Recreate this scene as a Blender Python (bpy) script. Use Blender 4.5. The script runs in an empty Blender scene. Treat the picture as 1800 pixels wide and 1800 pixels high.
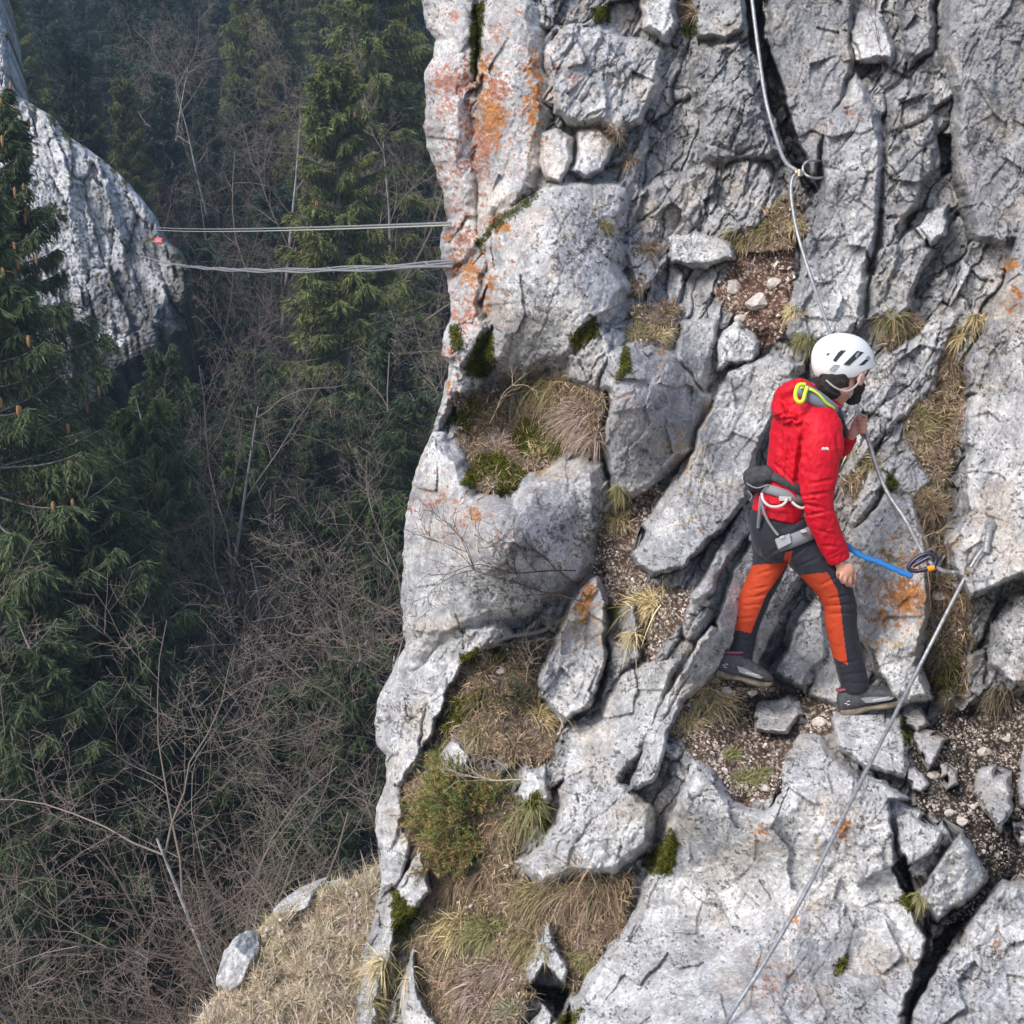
import bpy, bmesh, math, random
import numpy as np
from mathutils import Vector, Matrix

S = bpy.context.scene
COL = S.collection
# ------------------------------------------------------------------ camera
FPX = 2400.0                      # focal length in pixels of the 1800 px photograph
PITCH = math.radians(-15.0)
cd = bpy.data.cameras.new('camera'); cam = bpy.data.objects.new('camera', cd); COL.objects.link(cam)
cam.location = (0, 0, 0); cam.rotation_euler = (math.radians(90) + PITCH, 0, 0)
cd.sensor_width = 36.0; cd.sensor_fit = 'HORIZONTAL'; cd.lens = 36.0 * FPX / 1800.0
cd.clip_start = 0.1; cd.clip_end = 2000
S.camera = cam
# ------------------------------------------------------------------ light
SUN_EL, SUN_ROT = math.radians(46), math.radians(230)
w = bpy.data.worlds.new('World'); S.world = w; w.use_nodes = True
nt = w.node_tree; sk = nt.nodes.new('ShaderNodeTexSky'); sk.sky_type = 'NISHITA'; sk.sun_disc = False
sk.sun_elevation = SUN_EL; sk.sun_rotation = SUN_ROT; sk.air_density = 1.0; sk.dust_density = 2.5; sk.ozone_density = 1.0
bg = nt.nodes['Background']; bg.inputs['Strength'].default_value = 0.15
nt.links.new(sk.outputs[0], bg.inputs[0])
ld = bpy.data.lights.new('sun', 'SUN'); sun = bpy.data.objects.new('sun', ld); COL.objects.link(sun)
ld.energy = 2.05; ld.angle = math.radians(24); ld.color = (1.0, 0.95, 0.88)
sd = Vector((math.sin(SUN_ROT) * math.cos(SUN_EL), math.cos(SUN_ROT) * math.cos(SUN_EL), math.sin(SUN_EL)))
sun.rotation_euler = sd.to_track_quat('Z', 'Y').to_euler()
S.view_settings.view_transform = 'Standard'; S.view_settings.look = 'None'
S.view_settings.gamma = 1.0; S.view_settings.use_curve_mapping = False
S.view_settings.exposure = 0.68

# ------------------------------------------------------------------ maths
RT = np.array([1.0, 0, 0]); FW = np.array([0, math.cos(PITCH), math.sin(PITCH)]); UP = np.array([0, -math.sin(PITCH), math.cos(PITCH)])
def P(px, py, D):
    """world point seen at photo pixel (px,py) at distance D along the view axis"""
    px = np.asarray(px, float)[..., None]; py = np.asarray(py, float)[..., None]; D = np.asarray(D, float)[..., None]
    return D * (FW + RT * ((px - 900) / FPX) + UP * ((900 - py) / FPX))
_r = np.random.RandomState(7)
_perm = np.concatenate([_r.permutation(256)] * 3)
_g = _r.normal(size=(256, 3)); _g /= np.linalg.norm(_g, axis=1)[:, None]
def noise3(p):
    pi = np.floor(p).astype(int); f = p - pi; pi &= 255
    u = f * f * f * (f * (f * 6 - 15) + 10)
    out = 0
    for i in (0, 1):
        wx = u[:, 0] if i else 1 - u[:, 0]; a = _perm[(pi[:, 0] + i) & 255]
        for j in (0, 1):
            wy = u[:, 1] if j else 1 - u[:, 1]; b = _perm[a + ((pi[:, 1] + j) & 255)]
            for k in (0, 1):
                wz = u[:, 2] if k else 1 - u[:, 2]; g = _g[_perm[b + ((pi[:, 2] + k) & 255)]]
                out = out + wx * wy * wz * (g[:, 0] * (f[:, 0] - i) + g[:, 1] * (f[:, 1] - j) + g[:, 2] * (f[:, 2] - k))
    return out * 1.5
def fbm(p, oct=4, gain=.5, ridged=False):
    s = 0; a = 1.0; q = np.array(p, float)
    for o in range(oct):
        n = noise3(q)
        s = s + a * ((1 - 2 * np.abs(n)) if ridged else n)
        q = q * 2.03 + 17.3; a *= gain
    return s
def hash2(i, j, k=0):
    h = _perm[(_perm[(i + k * 57) & 255] + j) & 255]
    return h
def worley(x, y, seed=0, jit=.9):
    """returns F1, F2-F1, id hash, vector from the cell centre"""
    ix = np.floor(x).astype(int); iy = np.floor(y).astype(int)
    f1 = np.full(x.shape, 9.); f2 = np.full(x.shape, 9.); idh = np.zeros(x.shape, int); dx1 = np.zeros(x.shape); dy1 = np.zeros(x.shape)
    for a in (-1, 0, 1):
        for b in (-1, 0, 1):
            h = hash2(ix + a, iy + b, seed); h2 = _perm[h + 91]
            cx = ix + a + .5 + jit * (h / 255. - .5); cy = iy + b + .5 + jit * (h2 / 255. - .5)
            dx = x - cx; dy = y - cy; d = np.sqrt(dx * dx + dy * dy)
            m = d < f1
            f2 = np.where(m, f1, np.minimum(f2, d)); idh = np.where(m, _perm[h + h2 % 200], idh)
            dx1 = np.where(m, dx, dx1); dy1 = np.where(m, dy, dy1); f1 = np.where(m, d, f1)
    return f1, f2 - f1, idh, dx1, dy1
def sstep(a, b, x):
    t = np.clip((x - a) / (b - a), 0, 1); return t * t * (3 - 2 * t)
def sdist(x, y, poly):
    """signed distance (positive inside) to a polygon, arrays x,y"""
    P_ = np.array(poly, float); n = len(P_); d = np.full(x.shape, 1e9); ins = np.zeros(x.shape, bool)
    for i in range(n):
        ax, ay = P_[i]; bx, by = P_[(i + 1) % n]; ex, ey = bx - ax, by - ay
        t = np.clip(((x - ax) * ex + (y - ay) * ey) / (ex * ex + ey * ey + 1e-9), 0, 1)
        d = np.minimum(d, np.hypot(x - ax - t * ex, y - ay - t * ey))
        c = ((ay > y) != (by > y)) & (x < (bx - ax) * (y - ay) / (by - ay + 1e-12) + ax)
        ins ^= c
    return np.where(ins, d, -d)

# ------------------------------------------------------------------ objects
def tag(o, label=None, cat=None, group=None, kind=None):
    if label: o['label'] = label
    if cat: o['category'] = cat
    if group: o['group'] = group
    if kind: o['kind'] = kind
    return o
def empty(name, loc, label, cat, group=None):
    o = bpy.data.objects.new(name, None); COL.objects.link(o); o.location = loc; o.empty_display_size = .1
    return tag(o, label, cat, group)
def npmesh(name, V, F, mats, parent=None, cols=None, smooth=True, midx=None, local=False):
    """V (n,3), F (m,k) index array or list of such arrays"""
    me = bpy.data.meshes.new(name); V = np.asarray(V, np.float32)
    Fs = F if isinstance(F, list) else [F]
    Fs = [np.asarray(f, np.int32) for f in Fs if len(f)]
    nl = sum(f.size for f in Fs); nf = sum(len(f) for f in Fs)
    me.vertices.add(len(V)); me.vertices.foreach_set('co', V.ravel())
    me.loops.add(nl); me.polygons.add(nf)
    me.loops.foreach_set('vertex_index', np.concatenate([f.ravel() for f in Fs]))
    tot = np.concatenate([np.full(len(f), f.shape[1], np.int32) for f in Fs]); st = np.concatenate([[0], np.cumsum(tot)[:-1]]).astype(np.int32)
    me.polygons.foreach_set('loop_start', st)
    me.polygons.foreach_set('use_smooth', np.full(nf, smooth))
    if midx is not None: me.polygons.foreach_set('material_index', np.asarray(midx, np.int32))
    me.update(calc_edges=True)
    for m in (mats if isinstance(mats, (list, tuple)) else [mats]): me.materials.append(m)
    if cols is not None:
        for nm, c in (cols.items() if isinstance(cols, dict) else [('Col', cols)]):
            c = np.asarray(c, np.float32)
            if c.ndim == 1: c = np.stack([c, c, c], 1)
            a = me.color_attributes.new(nm, 'FLOAT_COLOR', 'POINT'); a.data.foreach_set('color', np.concatenate([c, np.ones((len(c), 1), np.float32)], 1).ravel())
    o = bpy.data.objects.new(name, me); COL.objects.link(o)
    if parent is not None:
        o.parent = parent
        if not local: o.matrix_parent_inverse = root_matrix(parent).inverted()
    return o
def root_matrix(o):
    m = Matrix.LocRotScale(o.location, o.rotation_euler, o.scale)
    if o.parent is not None: m = root_matrix(o.parent) @ o.matrix_parent_inverse @ m
    return m
class MB:
    """collects geometry for one mesh"""
    def __init__(s): s.V = []; s.F = {}; s.n = 0; s.C = []; s.M = {}
    def add(s, V, F, c=None, m=0):
        V = np.asarray(V, float); F = np.asarray(F, int)
        s.V.append(V); s.F.setdefault(F.shape[1], []).append(F + s.n); s.M.setdefault(F.shape[1], []).append(np.full(len(F), m)); s.n += len(V)
        c = np.ones(3) if c is None else np.asarray(c, float)
        s.C.append(np.broadcast_to(c, (len(V), 3)) if c.ndim == 1 else c)
    def build(s, name, mats, parent=None, smooth=True, local=False):
        ks = sorted(s.F)
        return npmesh(name, np.concatenate(s.V), [np.concatenate(s.F[k]) for k in ks], mats, parent, np.concatenate(s.C), smooth, np.concatenate([np.concatenate(s.M[k]) for k in ks]), local)
def tube(mb, pts, rad, k=8, c=None, m=0, cap=True, sq=None, wdir=None):
    """tube through pts with radius per point (or (rw, rd) pairs with wdir = depth axis)"""
    p = np.asarray(pts, float); n = len(p); r = np.broadcast_to(np.asarray(rad, float).T, (2, n)).T if np.ndim(rad) == 2 else np.stack([np.broadcast_to(rad, n)] * 2, 1)
    t = np.gradient(p, axis=0); t /= np.linalg.norm(t, axis=1)[:, None] + 1e-12
    if wdir is not None:
        d = np.broadcast_to(np.asarray(wdir, float), (n, 3)); a = np.cross(t, d); a /= np.linalg.norm(a, axis=1)[:, None] + 1e-12; b = np.cross(a, t)
    else:
        a = np.zeros((n, 3)); v = np.array([0, 0, 1.]) if abs(t[0][2]) < .9 else np.array([1., 0, 0])
        for i in range(n):
            v = v - t[i] * v.dot(t[i]); v /= np.linalg.norm(v) + 1e-12; a[i] = v
        b = np.cross(t, a)
    an = np.arange(k) / k * 2 * np.pi; ca, sa = np.cos(an), np.sin(an)
    if sq: ca = np.sign(ca) * np.abs(ca) ** sq; sa = np.sign(sa) * np.abs(sa) ** sq
    V = (p[:, None] + a[:, None] * (r[:, 0, None] * ca)[..., None] + b[:, None] * (r[:, 1, None] * sa)[..., None]).reshape(-1, 3)
    i = np.arange(n - 1)[:, None] * k; j = np.arange(k)[None]; j2 = (j + 1) % k
    F = np.stack([i + j, i + j2, i + k + j2, i + k + j], -1).reshape(-1, 4)
    mb.add(V, F, c, m)
    if cap:
        base = mb.n - len(V)
        for e, s0 in ((0, -1), (n - 1, 1)):
            ce = p[e]; rg = V[e * k:(e + 1) * k]; jj = np.arange(k)
            tri = np.stack([np.full(k, 0), 1 + jj, 1 + (jj + 1) % k], 1)
            if s0 < 0: tri = tri[:, ::-1]
            mb.add(np.concatenate([[ce], rg]), tri, c, m)
def spline(pts, n):
    """Catmull-Rom through rows of pts"""
    p = np.asarray(pts, float); q = np.vstack([2 * p[0] - p[1], p, 2 * p[-1] - p[-2]]); m = len(p) - 1
    t = np.linspace(0, m - 1e-9, n); i = t.astype(int); f = (t - i)[:, None]
    a, b, c, d = q[i], q[i + 1], q[i + 2], q[i + 3]
    return .5 * (2 * b + (c - a) * f + (2 * a - 5 * b + 4 * c - d) * f ** 2 + (3 * b - a - 3 * c + d) * f ** 3)

# ------------------------------------------------------------------ materials
def mat(name, col=(1, 1, 1), rough=.8, attr=False, noise=None, bump=None, metal=0., spec=.3, sheen=0, trans=0):
    """noise=(scale, dark, light) multiplies the colour; bump=(scale, strength, distance)"""
    m = bpy.data.materials.new(name); m.use_nodes = True; n = m.node_tree.nodes; l = m.node_tree.links; b = n['Principled BSDF']
    b.inputs['Roughness'].default_value = rough; b.inputs['Metallic'].default_value = metal; b.inputs['Specular IOR Level'].default_value = spec
    if sheen: b.inputs['Sheen Weight'].default_value = sheen; b.inputs['Sheen Roughness'].default_value = .4
    if trans: b.inputs['Subsurface Weight'].default_value = trans; b.inputs['Subsurface Radius'].default_value = (.02, .008, .005); b.inputs['Subsurface Scale'].default_value = .5
    tc = n.new('ShaderNodeTexCoord')
    if attr:
        a = n.new('ShaderNodeAttribute'); a.attribute_name = 'Col'; src = a.outputs['Color']
        mx = n.new('ShaderNodeMix'); mx.data_type = 'RGBA'; mx.blend_type = 'MULTIPLY'; mx.inputs[0].default_value = 1
        l.new(src, mx.inputs[6]); mx.inputs[7].default_value = (*col, 1); src = mx.outputs[2]
    else:
        c = n.new('ShaderNodeRGB'); c.outputs[0].default_value = (*col, 1); src = c.outputs[0]
    if noise:
        for sc, lo, hi in (noise if isinstance(noise[0], (tuple, list)) else [noise]):
            t = n.new('ShaderNodeTexNoise'); t.inputs['Scale'].default_value = sc; t.inputs['Detail'].default_value = 5; l.new(tc.outputs['Object'], t.inputs['Vector'])
            r = n.new('ShaderNodeMapRange'); r.inputs[1].default_value = .35; r.inputs[2].default_value = .65; r.inputs[3].default_value = lo; r.inputs[4].default_value = hi
            l.new(t.outputs['Fac'], r.inputs[0])
            mx = n.new('ShaderNodeMix'); mx.data_type = 'RGBA'; mx.blend_type = 'MULTIPLY'; mx.inputs[0].default_value = 1
            l.new(src, mx.inputs[6]); l.new(r.outputs[0], mx.inputs[7]); src = mx.outputs[2]
    l.new(src, b.inputs['Base Color'])
    if bump:
        t = n.new('ShaderNodeTexNoise'); t.inputs['Scale'].default_value = bump[0]; t.inputs['Detail'].default_value = 6; l.new(tc.outputs['Object'], t.inputs['Vector'])
        u = n.new('ShaderNodeBump'); u.inputs['Strength'].default_value = bump[1]; u.inputs['Distance'].default_value = bump[2]
        l.new(t.outputs['Fac'], u.inputs['Height']); l.new(u.outputs[0], b.inputs['Normal'])
    return m
# ================================================================== CLIFF
BASE = """740,0,8.4 860,0,8.0 1000,0,7.9 1200,0,7.9 1320,0,8.0 1450,0,7.7 1600,0,7.6 1850,0,7.0
760,250,8.1 900,250,7.7 1100,250,7.7 1250,300,7.6 1500,250,7.3 1700,250,7.1 1850,300,6.8
790,500,7.65 950,500,7.3 1150,500,7.3 1330,520,7.4 1480,500,7.0 1650,500,6.9 1800,500,6.5
780,620,7.5 780,700,7.45 900,720,7.12 1100,700,7.0 1250,700,7.0 1550,700,6.75 1700,700,6.5 1850,700,6.1
720,900,7.3 880,900,6.8 1050,900,6.8 1150,950,6.6 1300,950,6.6 1450,950,6.65 1560,900,6.5 1700,900,6.2 1850,900,5.9
720,1100,7.3 900,1100,6.6 1080,1100,6.4 1200,1100,6.4 1340,1120,6.45 1560,1100,6.35 1700,1120,6.0 1850,1100,5.7
1310,1207,6.13 1250,1230,6.05 1535,1258,5.97 1340,1320,5.7 1680,1300,5.7 1800,1350,5.5
680,1300,7.1 850,1300,6.5 1050,1300,6.2 1200,1370,5.8 1400,1380,5.55 1700,1450,5.3
660,1500,6.9 850,1500,6.3 1050,1500,6.0 1200,1500,5.6 1500,1500,5.2 1750,1550,5.0
640,1780,6.7 850,1800,6.0 1000,1750,5.7 1200,1750,5.2 1500,1780,4.8 1800,1800,4.6"""
BASE = np.array([[float(v) for v in q.split(',')] for q in BASE.split()])
def rbf_fit(B):
    X = B[:, :2] / 500.; d = np.linalg.norm(X[:, None] - X[None], axis=2); K = np.sqrt(d * d + .15) ; n = len(B)
    A = np.block([[K + 1e-2 * np.eye(n), np.ones((n, 1)), X], [np.ones((1, n)), np.zeros((1, 3))], [X.T, np.zeros((2, 3))]])
    c = np.linalg.solve(A, np.concatenate([B[:, 2], [0, 0, 0]])); return X, c
def rbf(fit, x, y):
    X, c = fit; x = x / 500.; y = y / 500.; out = c[-3] + c[-2] * x + c[-1] * y
    for k in range(len(X)): out = out + c[k] * np.sqrt((x - X[k, 0]) ** 2 + (y - X[k, 1]) ** 2 + .15)
    return out
SIL = np.array([(738,-60),(740,0),(747,50),(765,70),(760,95),(747,130),(745,200),(750,260),(768,300),(778,340),(787,385),(778,400),(775,430),(777,465),(785,490),(790,520),(790,560),(778,600),(775,625),(792,640),(782,680),(770,715),(765,750),(745,790),(730,830),(722,870),(710,920),(708,960),(706,1020),(706,1100),(712,1150),(690,1190),(668,1220),(660,1260),(662,1310),(680,1330),(678,1370),(665,1410),(657,1460),(670,1500),(668,1530),(672,1560),(655,1620),(645,1660),(635,1720),(628,1780),(622,1870)], float)
def poly(s): return [tuple(float(v) for v in q.split(',')) for q in s.split()]
# polygon | offset toward the camera (m) | slope per 100 px in x, in y | bevel px | roughness 0..1 | tone
BLK = [
 ('740,-60 848,-60 850,0 834,60 836,140 836,300 836,425 800,470 775,520 700,520 700,-60', .10,-.02,-.01,34,.12,1.05),
 ('852,-60 915,-60 948,40 956,90 970,140 970,200 950,290 925,345 880,382 842,428 838,300 838,120 850,10', .10,-.03,-.01,30,.12,1.0),
 ('955,85 985,48 1060,40 1110,60 1165,78 1160,150 1130,220 1085,242 1060,218 1030,225 1000,218 975,200 970,150', .14,.0,.03,14,.5,1.0),
 ('1120,20 1150,-40 1195,-40 1196,40 1172,76 1128,50', .18,-.04,.02,12,.3,1.05),
 ('950,232 985,226 1012,240 1000,300 985,322 960,316 948,290', .10,.0,.02,8,.4,1.12),
 ('1020,230 1060,222 1080,250 1060,300 1030,310 1005,300', .09,.02,.02,8,.5,1.05),
 ('845,430 880,372 958,328 1040,316 1102,330 1106,390 1090,470 1108,505 1080,560 1040,592 1000,640 950,662 872,676 842,622 866,575 852,530 858,470', .20,-.015,-.01,26,.22,.97),
 ('1108,332 1180,302 1262,290 1330,270 1378,330 1368,382 1292,420 1250,462 1180,472 1150,502 1112,520 1098,440', .06,.0,.02,12,.9,.86),
  ('786,500 822,470 848,470 846,530 858,570 836,620 808,660 780,640 760,600 770,520', .10,-.02,.0,12,.4,1.05),
 ('760,650 812,640 850,668 846,690 800,700 772,770 740,760', .10,-.02,.02,10,.5,1.0),
 ('1172,422 1222,402 1286,430 1290,460 1240,476 1182,466', .16,.02,.0,9,.3,1.05),
 ('1212,82 1308,62 1330,160 1378,268 1330,282 1232,282 1226,180', .10,.02,.0,12,.75,.78),
 ('1216,-60 1310,-60 1312,48 1280,72 1222,66', .16,.02,.02,10,.4,.8),
 ('1334,-60 1505,-60 1496,50 1498,130 1470,200 1442,270 1428,326 1406,296 1388,215 1352,120', .12,.04,.0,10,.35,.72),
 ('1503,20 1530,6 1562,60 1577,86 1570,112 1506,112 1492,60', .22,.02,.02,9,.3,.95),
 ('1504,122 1532,168 1546,216 1556,260 1520,560 1500,592 1420,612 1384,600 1384,540 1410,440 1438,330 1446,212 1470,180', .20,.05,-.01,14,.45,.93),
 ('1552,240 1562,190 1590,130 1640,160 1652,240 1640,300 1600,380 1582,480 1560,560 1524,560 1540,400', .16,-.03,.0,14,.8,.8),
 ('1645,100 1700,-60 1850,-60 1870,370 1762,440 1704,422 1682,330 1668,262 1680,180', .16,-.03,.01,22,.35,.72),
 ('1580,-60 1690,-60 1640,90 1600,120 1584,60', .12,.0,.01,12,.6,.78),
 ('1642,362 1668,360 1662,410 1632,430 1614,402', .22,-.02,-.02,7,.25,1.0),
 ('1560,440 1610,400 1640,440 1600,540 1570,570 1545,560', .14,.02,.0,10,.6,.85),
 ('1870,300 1800,385 1772,450 1745,540 1700,640 1690,690 1760,700 1870,600', .32,.06,.03,10,.4,.82),
 ('1870,455 1802,515 1772,590 1752,640 1700,700 1692,760 1690,900 1662,958 1700,1058 1780,1022 1870,970', .50,.07,.03,10,.30,1.0),
 ('1870,990 1792,1040 1742,1092 1738,1170 1780,1204 1870,1190', .34,.04,.03,10,.3,1.02),
 ('1532,640 1640,556 1692,560 1640,682 1562,762 1502,822 1490,762', .04,.02,.02,10,.9,.98),
 ('1600,790 1640,850 1600,880 1560,860 1500,930 1480,900 1530,830', .06,.0,.03,8,.7,1.0),
 ('1482,942 1562,862 1602,882 1640,980 1634,1090 1618,1170 1640,1222 1582,1240 1502,1106', .24,.03,.04,11,.35,1.02),
 ('1640,1000 1700,1040 1700,1150 1730,1200 1690,1240 1650,1190', -.10,.0,.02,10,.5,.7),
 ('1117,970 1212,800 1250,700 1282,652 1370,616 1412,640 1372,720 1332,800 1312,872 1272,932 1202,1000 1150,1016 1122,992', .38,.03,.05,9,.28,.95),
 ('1300,872 1322,932 1252,1040 1224,1062 1216,1040 1270,952', .22,.0,.04,7,.35,.9),
 ('1330,930 1420,980 1352,1120 1330,1182 1270,1150 1258,1082 1292,1000', .16,.04,.05,7,.3,1.05),
 ('1442,1022 1452,1150 1412,1222 1362,1192 1392,1100', .14,.02,.05,9,.3,1.1),
 ('1440,1120 1500,1110 1520,1190 1480,1240 1418,1226', .06,.02,.04,9,.3,1.08),
 ('1062,622 1100,604 1190,622 1250,690 1222,790 1180,832 1112,880 1076,872 1060,800 1070,702 1050,680', .14,.0,.0,14,.22,.88),
 ('1192,562 1262,560 1242,690 1212,650 1190,630', .06,.0,.02,8,.7,.9),
 ('1255,600 1300,560 1334,600 1330,640 1260,650', .12,.0,.04,9,.3,1.05),
 ('700,770 772,760 822,800 832,870 900,880 930,826 992,800 1060,812 1066,900 1050,1000 1000,1060 870,1104 770,1140 720,1200 650,1200 650,800', .22,-.05,-.02,30,.16,1.0),
 ('822,1100 880,1098 900,1120 790,1180 752,1262 742,1332 700,1400 730,1480 700,1560 640,1560 640,1180 720,1180 770,1130', .12,.02,.0,12,.45,1.0),
 ('782,1168 826,1128 850,1140 790,1200 760,1300 742,1320 748,1240', .17,.0,.02,6,.3,1.1),
 ('1052,1010 1078,1062 1072,1150 1042,1242 996,1280 950,1232 944,1182 984,1090 1010,1040', .40,.02,-.03,11,.22,.95),
 ('1078,1070 1120,1060 1130,1150 1100,1180 1050,1260 1060,1180', .16,-.03,.0,10,.5,.9),
 ('1002,1282 1050,1250 1082,1180 1130,1160 1192,1162 1152,1290 1092,1372 1152,1420 1150,1482 1082,1540 1010,1540 950,1552 892,1512 950,1490 972,1440 986,1332', .12,.02,.02,14,.30,1.03),
 ('1145,1270 1200,1170 1250,1092 1290,1112 1262,1182 1204,1232 1152,1372 1102,1392', .20,.01,.03,7,.6,1.05),
 ('1218,1332 1262,1352 1292,1412 1342,1432 1372,1390 1382,1320 1404,1282 1442,1290 1482,1332 1562,1402 1582,1500 1622,1570 1642,1660 1592,1800 1580,1900 980,1900 1010,1762 1082,1650 1132,1542 1192,1400', .22,.0,.03,16,.13,1.08),
 ('1400,1592 1452,1562 1562,1590 1632,1652 1602,1782 1582,1900 1300,1900 1372,1682', .30,-.06,-.02,16,.3,.95),
 ('1470,1266 1592,1252 1602,1340 1590,1366 1522,1352 1472,1312', .20,-.03,.05,9,.18,1.15),
 ('1520,1350 1600,1400 1562,1410 1582,1520 1500,1560 1500,1440', .30,-.04,.03,9,.3,1.12),
 ('1566,1432 1602,1420 1656,1470 1642,1502 1592,1520 1576,1492', .22,-.02,.03,9,.2,1.1),
 ('1690,1462 1742,1540 1702,1592 1652,1620 1602,1582 1642,1530', .24,-.03,.04,9,.25,1.05),
 ('1762,1540 1870,1620 1870,1900 1588,1900 1602,1782 1652,1692 1702,1620', .42,-.05,.03,14,.25,1.04),
 ('1742,1362 1776,1354 1782,1420 1756,1462 1732,1420', .20,-.04,.04,8,.2,1.12),
 ('1870,1300 1800,1312 1786,1380 1792,1422 1870,1450', .32,.02,.04,9,.25,1.1),
 ('1326,1242 1400,1230 1410,1252 1382,1286 1326,1286', .13,-.01,.06,8,.15,1.15),
 ('1616,1302 1640,1292 1662,1296 1650,1330 1634,1350', .12,-.04,.04,5,.2,1.2),
 ('1664,1356 1684,1352 1690,1380 1668,1392', .12,-.04,.04,5,.2,1.15),
 ('1600,1362 1622,1352 1636,1372 1620,1388 1602,1384', .11,-.04,.04,5,.2,1.1),
 ('1600,1244 1622,1240 1636,1272 1616,1288 1602,1272', .11,-.03,.03,5,.2,1.1),
 ('1788,1458 1812,1462 1816,1486 1796,1490', .1,-.03,.03,4,.2,1.15),
 ('620,1860 634,1770 660,1640 702,1540 742,1500 762,1572 702,1622 664,1760 650,1870', .22,.02,.0,8,.4,1.0),
 ('700,1900 706,1720 730,1660 742,1750 772,1800 770,1900', .16,.02,.0,8,.5,.98),
 ('920,1712 962,1612 1002,1700 992,1742 942,1742', .18,-.02,.03,8,.25,1.1),
 ('640,1340 700,1350 720,1440 690,1500 640,1500', .14,.0,.0,10,.5,1.0),
 ('920,1350 960,1340 965,1400 935,1430 912,1400', .12,.0,.02,8,.3,1.0),
 ('770,1330 800,1300 828,1330 820,1370 780,1380', .10,.0,.03,6,.3,1.15),
 ('985,600 1060,560 1075,620 1050,680 1000,670', .08,.0,.02,10,.8,.9),
]
SOIL = [(poly('1285,440 1400,430 1385,590 1330,625 1290,560 1255,520'), 'red'), (poly('1060,900 1180,835 1120,960 1150,1020 1225,1030 1210,1090 1120,1180 1070,1060 1040,1000'), 'brown'),
        (poly('1170,1235 1250,1190 1330,1200 1420,1215 1500,1255 1470,1290 1400,1300 1370,1400 1290,1430 1205,1330'), 'brown'), (poly('1600,1310 1650,1235 1870,1220 1870,1570 1740,1530 1690,1480 1600,1410'), 'dark'),
        (poly('1560,1500 1640,1480 1700,1440 1790,1520 1700,1640 1600,1620'), 'dark'),
        (poly('790,690 900,675 1000,655 1065,680 1062,800 980,805 930,870 870,870 815,850 800,760'), 'turf'), (poly('770,1210 830,1140 960,1110 950,1200 995,1280 975,1340 850,1345 770,1310'), 'turf'),
        (poly('730,1570 800,1470 880,1380 930,1420 900,1520 950,1560 1120,1530 1080,1640 1010,1750 940,1745 900,1900 740,1900 720,1700'), 'turf'), (poly('1580,700 1680,620 1700,700 1670,850 1650,950 1600,900 1590,800'), 'turf'),
        (poly('1630,1000 1700,1050 1705,1220 1632,1210'), 'turf'), (poly('1290,380 1400,330 1420,400 1390,450 1290,470'), 'turf'), (poly('690,1380 800,1330 880,1360 900,1440 800,1500 740,1560'), 'turf'),
        (poly('1480,830 1540,800 1560,860 1500,900'), 'turf'), (poly('1540,590 1600,540 1640,570 1560,620'), 'turf'), (poly('1100,540 1190,520 1190,600 1100,610'), 'turf')]
ORANGE = [  # x,y,rx,ry,strength, colour 0 orange, 1 pink-red, 2 yellow
 (860,200,34,75,1.,0),(850,130,30,45,.7,0),(940,130,16,50,.7,0),(935,190,14,45,.9,0),(800,140,45,34,.75,1),(800,190,50,60,.4,1),(845,265,30,50,.7,1),(770,170,14,30,.6,1),(880,160,22,40,.6,1),
 (880,60,20,30,.4,1),(800,30,18,14,.5,1),(800,300,30,60,.45,1),(790,360,25,40,.5,1),(815,415,38,40,.6,1),(795,460,28,20,.8,1),(825,480,28,28,.8,0),(830,540,25,30,.7,1),(805,560,20,40,.6,1),(880,395,18,16,.9,0),(860,500,10,40,.7,0),
 (790,620,20,16,.7,1),(790,680,14,22,.6,0),(1000,140,35,25,.3,1),(780,880,40,24,.5,1),(835,905,14,12,.8,0),(800,930,60,30,.35,1),(950,830,26,10,.6,2),(1030,1060,20,38,.95,0),(1018,1090,14,20,.6,2),
 (1590,1050,36,50,.85,0),(1570,980,30,30,.5,2),(1545,1090,24,20,.6,0),(1600,1000,18,26,.8,0),(1560,1130,26,12,.5,2),(1200,800,14,60,.4,2),(1240,720,10,30,.5,2),(1480,1448,12,10,.9,0),(1338,1462,8,10,.9,0),(1478,1468,10,5,.8,0),
 (1395,1610,8,14,.9,0),(1360,1730,26,30,.5,1),(1345,1690,26,10,.5,2),(1775,465,12,14,1.,0),(1782,515,10,8,1.3,0),(1770,545,7,5,1.,0),(1165,620,10,20,.5,0),(1100,700,10,20,.3,1),(1440,1500,8,40,.4,2),(1748,1660,6,8,.8,0),(1300,300,0.1,0.1,0,0),(1495,200,10,8,.5,1)]
YB = np.array([q[1] for q in SIL]); XB = np.array([q[0] for q in SIL])
NX, NY = 640, 990
yy = np.concatenate([np.linspace(-380, -55, 70), np.linspace(-50, 1860, NY), np.linspace(1868, 2050, 30)]); y_lo = 70; NY0 = NY; NY = len(yy)
xl = np.interp(yy, YB, XB) + 5 * noise3(np.stack([yy / 40, yy * 0, yy * 0 + 3.3], 1)) + 2.5 * noise3(np.stack([yy / 12, yy * 0, yy * 0 + 9.3], 1))
u = np.concatenate([np.linspace(0, 1, NX), 1 + np.arange(1, 61) * .0052]); NX0 = NX; NX = len(u)
X = xl[:, None] + u[None] * (1865 - xl[:, None]); Y = np.repeat(yy[:, None], NX, 1)
x = X.ravel(); y = Y.ravel(); q2 = lambda s, o=0: np.stack([x / s, y / s, np.full(x.shape, o + .5)], 1)
base = rbf(rbf_fit(BASE), x, y)
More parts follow.
